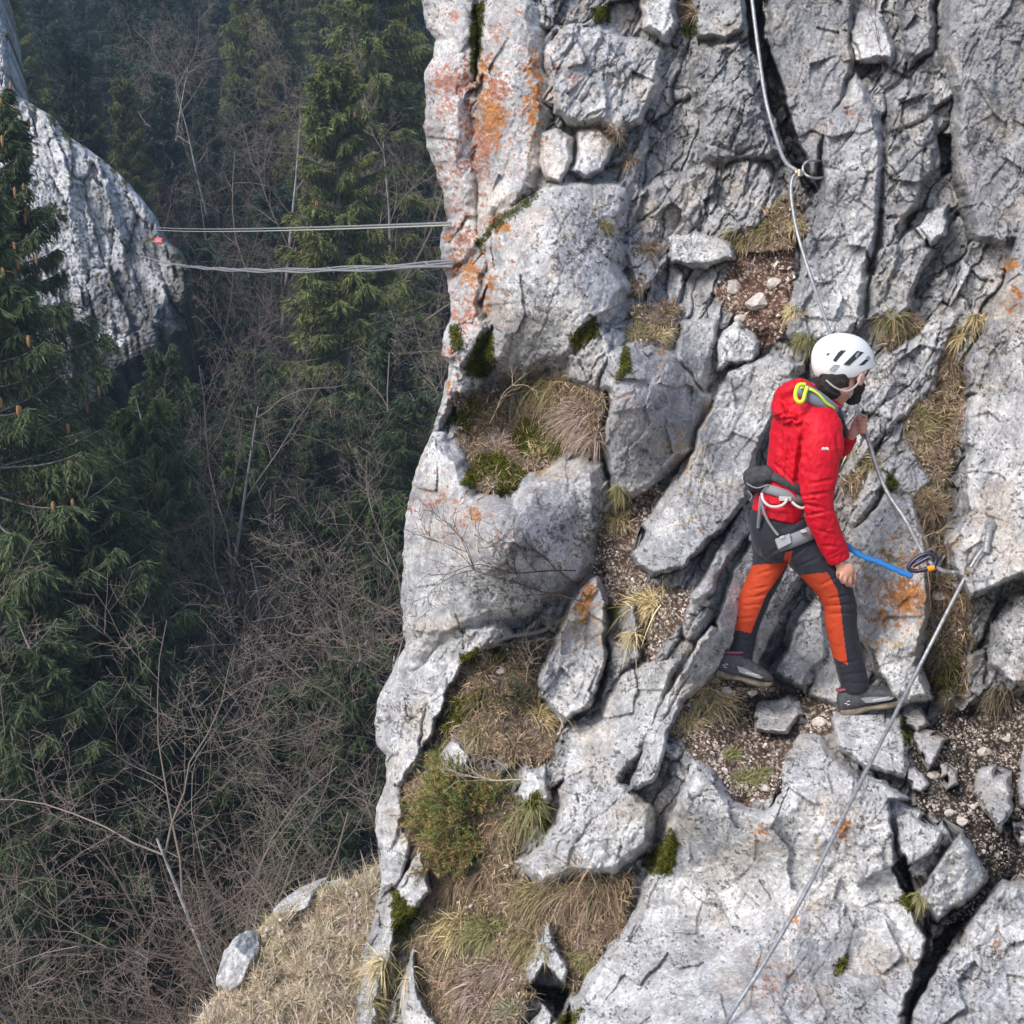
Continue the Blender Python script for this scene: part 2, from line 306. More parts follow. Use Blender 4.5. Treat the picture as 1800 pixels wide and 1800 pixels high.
wx = 9 * fbm(q2(70), 3) + 3 * noise3(q2(14, 5)); wy = 9 * fbm(q2(70, 9), 3) + 3 * noise3(q2(14, 15))
bx, by = x + wx, y + wy
sx = .88 * bx + .47 * by; sy = -.5 * bx + .866 * by; sy = .42 * bx - .9 * by     # strata: across, along
n4a = fbm(q2(46, 61), 3); n4b = fbm(q2(46, 63), 3)
# fractured background rock
def fract(cx, cy, seed, off, tilt, crack, cw):
    f1, e, ih, dx, dy = worley(sx / cx, sy / cy, seed)
    r1 = (ih / 255. - .5); r2 = (_perm[ih + 31] / 255. - .5); r3 = (_perm[ih + 77] / 255. - .5)
    return off * r1 * 2 + tilt * (r2 * dx + r3 * dy) - crack * (1 - sstep(0, cw, e)), e, ih
hA, eA, iA = fract(62, 170, 1, .085, .17, .05, .09)
sx, sy = sx + 7 * n4a, sy + 16 * n4b
hB, eB, iB = fract(27, 74, 2, .042, .09, .022, .09)
hC, eC, iC = fract(11, 26, 3, .014, .034, .005, .12)
frac = hA + hB + hC
n1 = fbm(q2(120, 2), 4); n2 = fbm(q2(30, 4), 5, .55); n3 = fbm(q2(7, 6), 3, .6)
rid = fbm(np.stack([sx / 30, sy / 130, x * 0], 1), 4, .55, True)      # ribs along the strata
fmap = sstep(-.5, .5, n1)
H = -.075 + 1.05 * frac + .03 * n1 + .02 * n2 + .012 * (rid - 1)
tone = np.full(x.shape, .85); rough = np.ones(x.shape); bid = np.full(x.shape, -1); edge = np.full(x.shape, 50.)
# soil shelves: smoothed out, lumpy
soil = np.zeros(x.shape); stype = np.zeros(x.shape, int); SN = {'red': 1, 'brown': 2, 'dark': 3, 'turf': 4}
for pl, ty in SOIL:
    m = (x > min(p[0] for p in pl) - 60) & (x < max(p[0] for p in pl) + 60) & (y > min(p[1] for p in pl) - 60) & (y < max(p[1] for p in pl) + 60)
    s = sdist(bx[m], by[m], pl); k = sstep(-8, 14, s + 16 * n2[m] * .6)
    stype[m] = np.where(k > soil[m], SN[ty], stype[m]); soil[m] = np.maximum(soil[m], k)
lump = np.where(stype == 4, -.01, -.09) + .045 * n1 + .035 * n2 + .008 * n3
H = H * (1 - soil) + lump * soil
strat = fbm(np.stack([sx / 5.5, sy / 70, x * 0 + 8], 1), 3, .6); H += .008 * strat * (1 - soil)
for bi, (ps, off, gx, gy, bev, rg, tn) in enumerate(BLK):
    pl = poly(ps); cx, cy = np.array(pl).mean(0); pl = [(2160 if p[0] >= 1870 else p[0], -395 if p[1] <= -40 else 2060 if p[1] >= 1860 else p[1]) for p in pl]; a = np.array(pl)
    m = (x > a[:, 0].min() - 20) & (x < a[:, 0].max() + 20) & (y > a[:, 1].min() - 20) & (y < a[:, 1].max() + 20)
    mb_ = bx[m], by[m]; s = sdist(mb_[0], mb_[1], pl)
    # facets: large planar chips cut the corners of the block
    sm_ = 1; f1, e, ih, dx, dy = worley(x[m] / (34 + bev * 1.2) + .2 * n1[m], y[m] / (44 + bev * 1.2), 10 + bi)
    fac = (ih / 255. - .5) * .03 + ((_perm[ih + 31] / 255. - .5) * dx + (_perm[ih + 77] / 255. - .5) * dy) * .10
    t = np.clip(s / bev, -1.5, 1)
    sm_ = min(1., bev / 12.) ** 2 * min(1., max(0., (np.ptp(a, axis=0).min() - 60) / 50.)); tq = t * (1 + .5 * sm_ * (ih / 255. - .5)); prof = np.where(t > 0, .35 * np.sqrt(np.clip(1 - (1 - np.clip(tq, 0, 1)) ** 2, 0, 1)) + .65 * np.clip(tq * 1.15, 0, 1), 2.2 * t)
    f1b, e_b, ihb, dxb, dyb = worley(.92 * sx[m] / 17 + .3 * n1[m], sy[m] / 40, 70 + bi); fac2 = (ihb / 255. - .5) * .014 + ((_perm[ihb + 31] / 255. - .5) * dxb + (_perm[ihb + 77] / 255. - .5) * dyb) * .05
    h = -.06 + (off + .06) * prof + gx * (x[m] - cx) / 100 * (t > -.3) + gy * (y[m] - cy) / 100 + fac * sm_ * (.6 + 1.3 * rg) + fac2 * (.06 + 1.35 * rg) * (1 if np.ptp(a, axis=0).min() > 75 else .15) - .006 * rg * (1 - sstep(0, .07, e_b)) + (rg * .55 * (hB[m] + hC[m]) + rg * .7 * hA[m] * .5) * (1 if np.ptp(a, axis=0).min() > 75 else .2) + .012 * n2[m] * (.6 + rg) + .005 * n3[m] + .007 * rg * strat[m]
    h = h - .018 * rg * (1 - sstep(0, .10, eA[m])) - .012 * (rg + .3) * sstep(.75, .95, rid[m] * .55 + .25 * n1[m])
    mm = (h > H[m]) & (s > -bev * .6)
    idx = np.where(m)[0][mm]; H[idx] = h[mm]; tone[idx] = tn; rough[idx] = rg; bid[idx] = bi; soil[idx] = 0; edge[idx] = np.maximum(s[mm], 0)
# crack between the two big walls and other dark clefts
for pl, dep in ((poly('1308,-60 1332,-60 1345,60 1392,200 1432,335 1422,350 1402,300 1385,270 1345,150 1316,60'), .75), (poly('1648,240 1668,236 1668,300 1646,310'), .4), (poly('830,150 838,150 842,0 848,-60 840,-60 834,0'), .08), (poly('1062,690 1078,800 1068,870 1056,800'), .12), (poly('1588,1500 1640,1640 1600,1790 1580,1790 1630,1650 1570,1520'), .35), (poly('960,1700 1000,1740 980,1790 925,1745'), .5), (poly('1700,1610 1640,1700 1600,1800 1590,1870 1575,1870 1600,1770 1640,1650'), .35),(poly('1090,1075 1102,1080 1095,1130 1078,1125'), .1)):
    s = sdist(bx, by, pl); k = sstep(-2.5, 3, s); H -= dep * k
moss = np.zeros(x.shape)
# roll the silhouette edge back
e0 = x - np.repeat(xl, NX); rr = 45 + 12 * n1
tt = np.clip(e0 / rr, 0, 1); H -= .28 * (1 - np.sqrt(np.clip(1 - (1 - tt) ** 2, 0, 1)))
D = base - H
# flat footing under the boots
for fx, fy, fD, rx, ry in ((1305, 1208, 6.15, 62, 20), (1535, 1256, 5.99, 72, 20)):
    k = np.exp(-(((x - fx) / rx) ** 4 + ((y - fy) / ry) ** 2)); D = D * (1 - k) + (fD - .0055 * (y - fy) + .006 * n2) * k
Dg = D.reshape(NY, NX)
def surfD(px, py):
    """depth of the cliff at photo pixels"""
    px = np.atleast_1d(np.asarray(px, float)); py = np.atleast_1d(np.asarray(py, float))
    j = np.clip(np.interp(py, yy, np.arange(NY)), 0, NY - 1.001); j0 = j.astype(int); l = np.interp(py, yy, xl)
    i = np.clip((px - l) / (1865 - l) * (NX0 - 1), 0, NX - 1.001); i0 = i.astype(int); fi, fj = i - i0, j - j0
    return (Dg[j0, i0] * (1 - fi) + Dg[j0, i0 + 1] * fi) * (1 - fj) + (Dg[j0 + 1, i0] * (1 - fi) + Dg[j0 + 1, i0 + 1] * fi) * fj
# ---- colours (what the stone itself is stained with)
c_l = np.array([.62, .62, .625]); c_m = np.array([.40, .402, .412]); c_d = np.array([.165, .165, .175]); c_w = np.array([.50, .43, .36]); c_k = np.array([.045, .045, .05])
def mix(a, b, t): return a * (1 - t[:, None]) + b * t[:, None]
m1 = fbm(q2(55, 21), 5, .6); m2 = fbm(q2(9, 25), 4, .7); m3 = fbm(q2(4.2, 29), 2, .7); m4 = fbm(q2(24, 33), 4, .6)
def mixc(n): return np.repeat(n[None], len(x), 0)
C = mix(mixc(c_m), c_l, sstep(-.5, .55, m1 * .8 + m2 * .7 + (tone - .98) * 2.2))
C = mix(C, c_d, .75 * sstep(.15, .75, m4 + .45 * m2 - (tone - .85) * 1.6))
C = mix(C, c_w, .6 * sstep(.0, .7, fbm(q2(80, 41), 3) + .3 * m2))
C = mix(C, np.array([.25, .26, .285]), .55 * sstep(.1, .7, fbm(q2(38, 43), 4, .6) - (tone - 1) * 1.2))
C = mix(C, np.array([.74, .73, .70]), .6 * sstep(.35, .7, m2 + .5 * m3 + .15 * m1))
C *= tone[:, None] ** .7
# crusts of black lichen in speckles
blk = sstep(.42, .62, m2 * .75 + m3 * .45 + .45 * fbm(q2(90, 51), 3) + .05); C = mix(C, c_k, .8 * blk * (1 - .25 * (tone > 1.15)))
fresh = np.maximum(np.exp(-(((x - 870) / 60) ** 2 + ((y - 370) / 55) ** 2) * 1.3) * (bid <= 1) * (bid >= 0), np.exp(-(((x - 975) / 26) ** 2 + ((y - 295) / 30) ** 2)))
C = mix(C, np.array([.66, .61, .56]), .85 * sstep(.15, .8, fresh + .3 * m4))
OC = [np.array([.50, .19, .03]), np.array([.44, .20, .14]), np.array([.52, .34, .12])]
wxx = 10 * m4 + 5 * m2
for ox, oy, rx, ry, st, ty in ORANGE:
    m = (np.abs(x - ox) < rx * 2.4 + 8) & (np.abs(y - oy) < ry * 2.4 + 8)
    d = np.exp(-(((x[m] + wxx[m] - ox) / (rx + .1)) ** 2 + ((y[m] + wxx[m] * .7 - oy) / (ry + .1)) ** 2))
    k = sstep(.30, .62, d * .8 * st + .42 * m2[m] + .22 * m3[m] + .1); C[m] = C[m] * (1 - .88 * k[:, None]) + OC[ty] * (.8 + .4 * m3[m][:, None]) * .88 * k[:, None]
g = sstep(.5, 1.0, (1 - sstep(0, .16, eB)) * rough + .25 * (1 - sstep(0, .12, eA))); C = mix(C, np.array([.14, .125, .11]), .5 * g)
SC = np.array([[0, 0, 0], [.115, .062, .045], [.10, .068, .05], [.050, .040, .034], [.155, .115, .08]])[stype]
peb = sstep(.25, .4, m3 + .25 * m2) * (stype != 4) * .9 + sstep(.5, .7, m3 + .4 * m2) * (stype == 4) * .5
sc = SC * (.75 + .6 * m2[:, None] + .3) + 0; sc = mix(sc, np.array([.42, .36, .31]), np.clip(peb, 0, 1))
C = mix(C, sc, sstep(.25, .75, soil))
MOSS = [poly(s) for s in ('832,10 852,0 846,70 838,110 838,150 828,120 826,60', '838,425 870,390 900,360 945,338 940,352 900,385 865,405 845,440', '820,640 838,600 866,580 868,640 850,665 822,660', '790,575 806,570 812,610 796,620',
  '812,850 838,800 880,798 925,830 900,865 880,872 850,840 832,858', '895,770 920,735 960,742 985,780 985,800 925,805', '1040,20 1068,5 1070,36 1044,38', '1000,590 1045,560 1050,590 1010,620', '1090,640 1100,600 1110,650 1085,672', '1145,1500 1180,1460 1192,1480 1180,1535 1150,1535 1130,1520',
  '768,1270 790,1230 850,1210 880,1240 820,1260 780,1300', '810,1150 840,1140 838,1165 815,1168', '868,1150 885,1140 890,1165 870,1170', '932,1400 945,1392 952,1410 970,1440 960,1465 925,1425', '1065,1065 1095,1062 1080,1085', '690,1560 720,1590 735,1600 715,1650 692,1650',
  '1625,1160 1680,1150 1690,1210 1640,1220', '1585,1255 1600,1290 1590,1310', '1600,1560 1620,1585 1600,1600 1580,1580', '1205,0 1225,20 1222,70 1200,60', '1475,1690 1490,1680 1480,1710 1468,1715', '980,1790 1025,1775 1010,1800 985,1805', '790,740 830,700 850,720 820,760', '1635,725 1668,728 1662,748 1640,745','1560,830 1580,850 1560,870')]
for pl in MOSS:
    a = np.array(pl); m = (x > a[:, 0].min() - 25) & (x < a[:, 0].max() + 25) & (y > a[:, 1].min() - 25) & (y < a[:, 1].max() + 25)
    k = sstep(-5, 5, sdist(x[m], y[m], pl) + 10 * m2[m]); C[m] = C[m] * (1 - k[:, None]) + np.array([.060, .062, .014]) * (.8 + .6 * m3[m][:, None]) * k[:, None]
C = np.clip(C, .012, .8)
V = P(x, y, D)
# soften nothing else: build faces
i = (np.arange(NY - 1)[:, None] * NX + np.arange(NX - 1)[None])
quads = np.stack([i, i + NX, i + NX + 1, i + 1], -1).reshape(-1, 4)
fb = bid.reshape(NY, NX)[:-1, :-1].ravel()
own = {28: ('rock_slab', 'big grey leaning slab with a straight bright left edge, directly left of the climber', 'rock'), 39: ('boulder', 'pointed grey boulder with orange lichen on its tip, overhanging the grassy gully', 'rock'),
       45: ('rock', 'pale block just below the front boot, crossed by the steel cable', 'rock'), 47: ('rock', 'rounded pale rock wedged against the right edge of the big foreground slab', 'rock'),
       48: ('rock', 'pinkish kite-shaped rock on dark soil, above the lower right boulder', 'rock'), 50: ('rock', 'upright white stone on dark soil near the right edge', 'rock'), 52: ('rock', 'flat white rock on the gravel between the two boots', 'rock'),
       10: ('rock', 'smooth bluish block lodged below the fractured wall', 'rock'), 14: ('rock', 'keystone shaped block perched on top of the pale spike', 'rock'), 19: ('rock', 'small smooth pale block lodged left of the upper right wall', 'rock'),
       53: ('rock', 'white wedge stone on dark soil right of the pale block', 'rock'), 54: ('rock', 'small white pointed stone in the middle of the dark soil', 'rock'), 55: ('rock', 'small rounded stone touching the corner of the pale block', 'rock'),
       56: ('rock', 'small pale stone just right of the toe of the front boot', 'rock'), 57: ('rock', 'little square stone near the right edge below the upright stone', 'rock'), 60: ('rock', 'triangular pale rock above a black hole in the lower grass', 'rock'), 35: ('rock', 'light rock under the red soil scar', 'rock')}
# the wrapped-back side of the pillar
def cliff_mat(name):
    m = bpy.data.materials.new(name); m.use_nodes = True; n = m.node_tree.nodes; l = m.node_tree.links; b = n['Principled BSDF']; b.inputs['Roughness'].default_value = .9; b.inputs['Specular IOR Level'].default_value = .2
    a = n.new('ShaderNodeAttribute'); a.attribute_name = 'Col'; tc = n.new('ShaderNodeTexCoord'); src = a.outputs['Color']
    for sc, lo, hi, f0, f1 in ((45, .80, 1.15, .38, .62), (130, .84, 1.13, .35, .65), (9, .85, 1.12, .4, .6)):
        t = n.new('ShaderNodeTexNoise'); t.inputs['Scale'].default_value = sc; t.inputs['Detail'].default_value = 4; t.inputs['Roughness'].default_value = .65; l.new(tc.outputs['Object'], t.inputs['Vector'])
        r = n.new('ShaderNodeMapRange'); r.inputs[1].default_value = f0; r.inputs[2].default_value = f1; r.inputs[3].default_value = lo; r.inputs[4].default_value = hi; l.new(t.outputs['Fac'], r.inputs[0])
        mx = n.new('ShaderNodeMix'); mx.data_type = 'RGBA'; mx.blend_type = 'MULTIPLY'; mx.inputs[0].default_value = 1; l.new(src, mx.inputs[6]); l.new(r.outputs[0], mx.inputs[7]); src = mx.outputs[2]
    l.new(src, b.inputs['Base Color'])
    t = n.new('ShaderNodeTexNoise'); t.inputs['Scale'].default_value = 38; t.inputs['Detail'].default_value = 8; t.inputs['Roughness'].default_value = .7; l.new(tc.outputs['Object'], t.inputs['Vector'])
    u_ = n.new('ShaderNodeBump'); u_.inputs['Strength'].default_value = .8; u_.inputs['Distance'].default_value = .018; l.new(t.outputs['Fac'], u_.inputs['Height']); l.new(u_.outputs[0], b.inputs['Normal'])
    return m
M_ROCK = cliff_mat('limestone')
keep = ~np.isin(fb, list(own))
# back side: the first column carried away from the camera and inward
bv = []; bc = []; nb = 7
V0 = V.reshape(NY, NX, 3)[:, 0]; C0 = C.reshape(NY, NX, 3)[:, 0]
for k in range(1, nb + 1):
    t = k / nb; o = np.array([.05 * k + .9 * t ** 2, 2.6 * t ** 1.2, .0]) + np.stack([.15 * noise3(np.stack([yy / 60, yy * 0 + k * .7, yy * 0], 1)), .1 * noise3(np.stack([yy / 60, yy * 0 + k, yy * 0 + 9], 1)), yy * 0], 1)
    bv.append(V0 + o); bc.append(C0)
nV = len(V); Vall = np.concatenate([V] + bv); Call = np.concatenate([C] + bc)
ids = [np.arange(NY) * NX] + [nV + k * NY + np.arange(NY) for k in range(nb)]
bq = np.concatenate([np.stack([ids[k][:-1], ids[k + 1][:-1], ids[k + 1][1:], ids[k][1:]], 1) for k in range(nb)])
cl = npmesh('cliff', Vall, np.concatenate([quads[keep], bq]), M_ROCK, None, Call); tag(cl, kind='structure')
cl['label'] = 'pale grey limestone cliff with fractured blocks, ledges and orange lichen'
def cut_block(bi, nm, label, cat, group=None):
    f = quads[fb == bi]
    if not len(f): print('empty block', bi); return
    uq, inv = np.unique(f, return_inverse=True); f = inv.reshape(-1, 4); v = V[uq]; c = C[uq]
    e = np.concatenate([f[:, [0, 1]], f[:, [1, 2]], f[:, [2, 3]], f[:, [3, 0]]]); key = np.sort(e, 1); _, ii, cnt = np.unique(key[:, 0] * 10 ** 7 + key[:, 1], return_index=True, return_counts=True)
    be = e[ii[cnt == 1]]; n = len(v); cen = v.mean(0); dep = .6 * max(np.ptp(v[:, 0]), np.ptp(v[:, 2])) * .5 + .05
    v2 = cen + (v - cen) * .82 + np.array([0, dep, -.1 * dep])
    F = np.concatenate([f, f[:, ::-1] + n, np.stack([be[:, 1], be[:, 0], be[:, 0] + n, be[:, 1] + n], 1)])
    o = npmesh(nm, np.concatenate([v, v2]), F, M_ROCK, None, np.concatenate([c, c])); tag(o, label, cat, group or 'loose rocks on the cliff'); return o
for bi, (nm, lb, ct) in own.items(): cut_block(bi, nm, lb, ct)
# ================================================================== HILLSIDE, FAR ROCK, FOREST
def hill_z(X, Y):
    z = np.interp(Y, [0, 12, 25, 40, 60, 100, 150, 260], [-24, -17, -15, -12, -5, 13, 42, 120]) - .10 * (X + 8)
    return z
gx_, gy_ = np.meshgrid(np.linspace(-150, 110, 190), np.linspace(8, 250, 180)); Xh, Yh = gx_.ravel(), gy_.ravel()
ph = np.stack([Xh / 9, Yh / 9, Xh * 0], 1); zh = hill_z(Xh, Yh) + .9 * fbm(ph, 4)
ii = (np.arange(179)[:, None] * 190 + np.arange(189)[None]); qh = np.stack([ii, ii + 1, ii + 191, ii + 190], -1).reshape(-1, 4)
nh = fbm(ph * 3, 4)
M_HILL = mat('forest_floor', (.20, .20, .20), attr=True, rough=1, noise=((3, .5, 1.5), (25, .6, 1.4)), bump=(9, .8, .15))
tag(npmesh('hillside', np.stack([Xh, Yh, zh], 1), qh, M_HILL, None, mix(np.repeat(np.array([[.040, .030, .022]]), len(Xh), 0), np.array([.035, .045, .02]), sstep(0, .8, nh))), kind='structure')

def relief_sheet(name, edge, x0, x1, side, y0, y1, Dfun, nx, ny, sc, colfun, back, matl, amp=1.0):
    """a rock or slope whose outline is the polyline edge (x at y), solid behind"""
    E = np.array(edge, float); ye = np.linspace(y0, y1, ny); xe = np.interp(ye, E[:, 1], E[:, 0]) + 3 * noise3(np.stack([ye / 18, ye * 0, ye * 0 + 4], 1))
    uu = np.linspace(0, 1, nx)
    XX = xe[:, None] + uu[None] * ((x0 if side == 'R' else x1) - xe[:, None]); YY = np.repeat(ye[:, None], nx, 1); a, b = XX.ravel(), YY.ravel()
    DD, CC = Dfun(a, b, np.abs(a - np.repeat(xe, nx)))
    V_ = P(a, b, DD); c0 = V_.reshape(ny, nx, 3)[:, 0]; Cc = CC.reshape(ny, nx, 3)[:, 0]
    vs = [V_]; cs = [CC]
    sg = -1 if side == 'R' else 1
    for k in range(1, 7): vs.append(c0 + np.array([sg * back * .45 * (k / 6) ** 2, back * (k / 6), -back * .75 * (k / 6)])); cs.append(mix(Cc, np.array([.16, .15, .07]), .7 * sstep(-.3, .3, noise3(np.stack([ye / 14, ye * 0 + k, ye * 0], 1)))) )
    i = (np.arange(ny - 1)[:, None] * nx + np.arange(nx - 1)[None]); q = np.stack([i, i + nx, i + nx + 1, i + 1], -1).reshape(-1, 4)
    if side == 'R': q = q[:, ::-1]
    idl = [np.arange(ny) * nx] + [nx * ny + k * ny + np.arange(ny) for k in range(6)]
    bq = np.concatenate([np.stack([idl[k][:-1], idl[k + 1][:-1], idl[k + 1][1:], idl[k][1:]], 1) for k in range(6)])
    if side == 'R': bq = bq[:, ::-1]
    # cap over the top
    tops = [np.arange(nx)]; tv = V_.reshape(ny, nx, 3)[0]; base_i = nx * ny + 6 * ny
    tt_ = tv + (np.array([0, back, .0]) if side == 'R' else np.array([.2, .5 * back, -back])); vs.append(tt_); cs.append(CC.reshape(ny, nx, 3)[0])
    tq = np.stack([np.arange(nx - 1), np.arange(1, nx), base_i + np.arange(1, nx), base_i + np.arange(nx - 1)], 1)
    return npmesh(name, np.concatenate(vs), np.concatenate([q, bq, tq]), matl, None, np.concatenate(cs))
FE = [(-6,-60),(0,20),(14,60),(20,100),(20,150),(38,172),(62,186),(95,206),(120,238),(180,280),(215,310),(245,345),(270,375),(283,400),(296,425),(320,445),(335,470),(342,500),(325,540),(330,580),(270,620),(215,650),(190,690),(150,740)]
def far_D(a, b, e):
    wa = a + 4 * fbm(np.stack([a / 20, b / 20, a * 0], 1), 3, .6); wb = b + 4 * fbm(np.stack([a / 20, b / 20, a * 0 + 8], 1), 3, .6)
    s1 = .93 * wa - .26 * wb; s2 = .26 * wa + .97 * wb; h = 0
    for cx, cy, o_, ti, cr, sd in ((44, 150, .35, 1.2, .16, 5), (17, 62, .12, .45, .08, 6), (7, 18, .03, .14, .02, 7)):
        f1, e1, i1, dx, dy = worley(s1 / cx, s2 / cy, sd); h = h + o_ * (i1 / 255. - .5) * 2 + ti * (dx * (_perm[i1 + 9] / 255. - .5) + dy * (_perm[i1 + 40] / 255. - .5)) - .6 * cr * (1 - sstep(0, .09, e1))
        if sd == 5: eb = e1
    h = h + .05 * fbm(np.stack([a / 5, b / 6, a * 0], 1), 4, .6)
    D = 33 + .006 * (300 - b) * (b < 300) - .004 * (b - 300) * (b > 300) + .9 * (1 - np.sqrt(np.clip(1 - (1 - np.clip(e / 22, 0, 1)) ** 2, 0, 1))) - h
    n = fbm(np.stack([a / 9, b / 22, a * 0 + 3], 1), 5, .65); n2_ = fbm(np.stack([a / 40, b / 90, a * 0 + 5], 1), 4)
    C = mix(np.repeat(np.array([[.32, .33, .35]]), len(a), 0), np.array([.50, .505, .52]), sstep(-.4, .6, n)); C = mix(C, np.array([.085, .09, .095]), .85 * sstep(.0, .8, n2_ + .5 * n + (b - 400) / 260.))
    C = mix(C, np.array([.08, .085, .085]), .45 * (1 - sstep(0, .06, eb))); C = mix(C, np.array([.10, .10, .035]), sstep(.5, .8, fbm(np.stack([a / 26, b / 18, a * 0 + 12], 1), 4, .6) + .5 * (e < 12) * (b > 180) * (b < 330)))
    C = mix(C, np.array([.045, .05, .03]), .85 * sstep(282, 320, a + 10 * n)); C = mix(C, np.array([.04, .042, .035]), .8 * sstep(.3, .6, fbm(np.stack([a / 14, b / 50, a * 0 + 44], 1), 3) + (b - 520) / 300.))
    return D, C
M_ROCK2 = mat('grey_far_rock', attr=True, rough=.95, noise=((1.5, .8, 1.2), (7, .75, 1.25)), bump=(4, .5, .05))
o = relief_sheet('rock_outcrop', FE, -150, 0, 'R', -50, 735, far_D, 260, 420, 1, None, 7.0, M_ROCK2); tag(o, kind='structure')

GE = [(690,1490),(668,1520),(600,1552),(540,1562),(490,1596),(455,1630),(440,1665),(402,1730),(375,1752),(340,1800),(300,1870)]
def slope_base(a, b): return 12.6 - .0052 * (b - 1500) + .0016 * (700 - a)
def slope_D(a, b, e):
    n = fbm(np.stack([a / 60, b / 40, a * 0], 1), 5); m_ = fbm(np.stack([a / 7, b / 5, a * 0], 1), 3, .7)
    D = slope_base(a, b) - .20 * n - .04 * m_ + .6 * (1 - np.sqrt(np.clip(1 - (1 - np.clip(e / 30, 0, 1)) ** 2, 0, 1)))
    C = mix(np.repeat(np.array([[.54, .46, .36]]), len(a), 0), np.array([.56, .49, .38]), sstep(-.4, .4, n)); C = mix(C, np.array([.24, .18, .13]), .6 * sstep(.1, .7, m_ + .3 * n)); C = mix(C, np.array([.48, .40, .34]), .8 * sstep(.45, .65, fbm(np.stack([a / 5, b / 4, a * 0 + 30], 1), 2) + .3 * n))
    C = mix(C, np.array([.25, .22, .04]), .8 * sstep(.45, .8, fbm(np.stack([a / 28, b / 22, a * 0 + 12], 1), 3) + .25))
    return D, C
M_SLOPE = mat('dry_turf', (1.15, 1.12, 1.1), attr=True, rough=1, noise=((14, .7, 1.3), (60, .7, 1.3)), bump=(22, .9, .05))
o = relief_sheet('grassy_slope', GE, 0, 800, 'L', 1495, 1865, slope_D, 300, 240, 1, None, 2.5, M_SLOPE); tag(o, kind='structure')

# ---- spruce
def blades(mb, b, d, ln, w, droop, c, seg=2, m=0, up=None):
    """thin tapering blades; arrays b,d (n,3); ln,w,droop (n,)"""
    n = len(b); rnd = np.random.RandomState(n % 9973); s = np.cross(d, rnd.normal(size=(n, 3))); s /= np.linalg.norm(s, axis=1)[:, None] + 1e-9
    rows = []
    for k in range(seg + 1):
        t = k / seg; ctr = b + d * (ln * t)[:, None] + np.array([0, 0, -1.]) * (droop * t * t)[:, None]
        ww = (w * (1 - .92 * t ** 1.5) * .5)[:, None]
        rows.append(ctr - s * ww); rows.append(ctr + s * ww)
    V = np.stack(rows, 1).reshape(-1, 3); K = 2 * (seg + 1); i = np.arange(n)[:, None] * K
    F = np.concatenate([i + np.array([2 * k, 2 * k + 1, 2 * k + 3, 2 * k + 2]) for k in range(seg)])
    mb.add(V, F, np.repeat(c, K, 0), m)
M_BARK = mat('spruce_bark', (.20, .185, .17), .95, noise=(18, .55, 1.35), bump=(30, .6, .03))
M_NEED = mat('spruce_needles', (.74, .72, .70), attr=True, rough=.75, spec=.2)
M_CONE = mat('spruce_cone', (.38, .20, .10), .8)
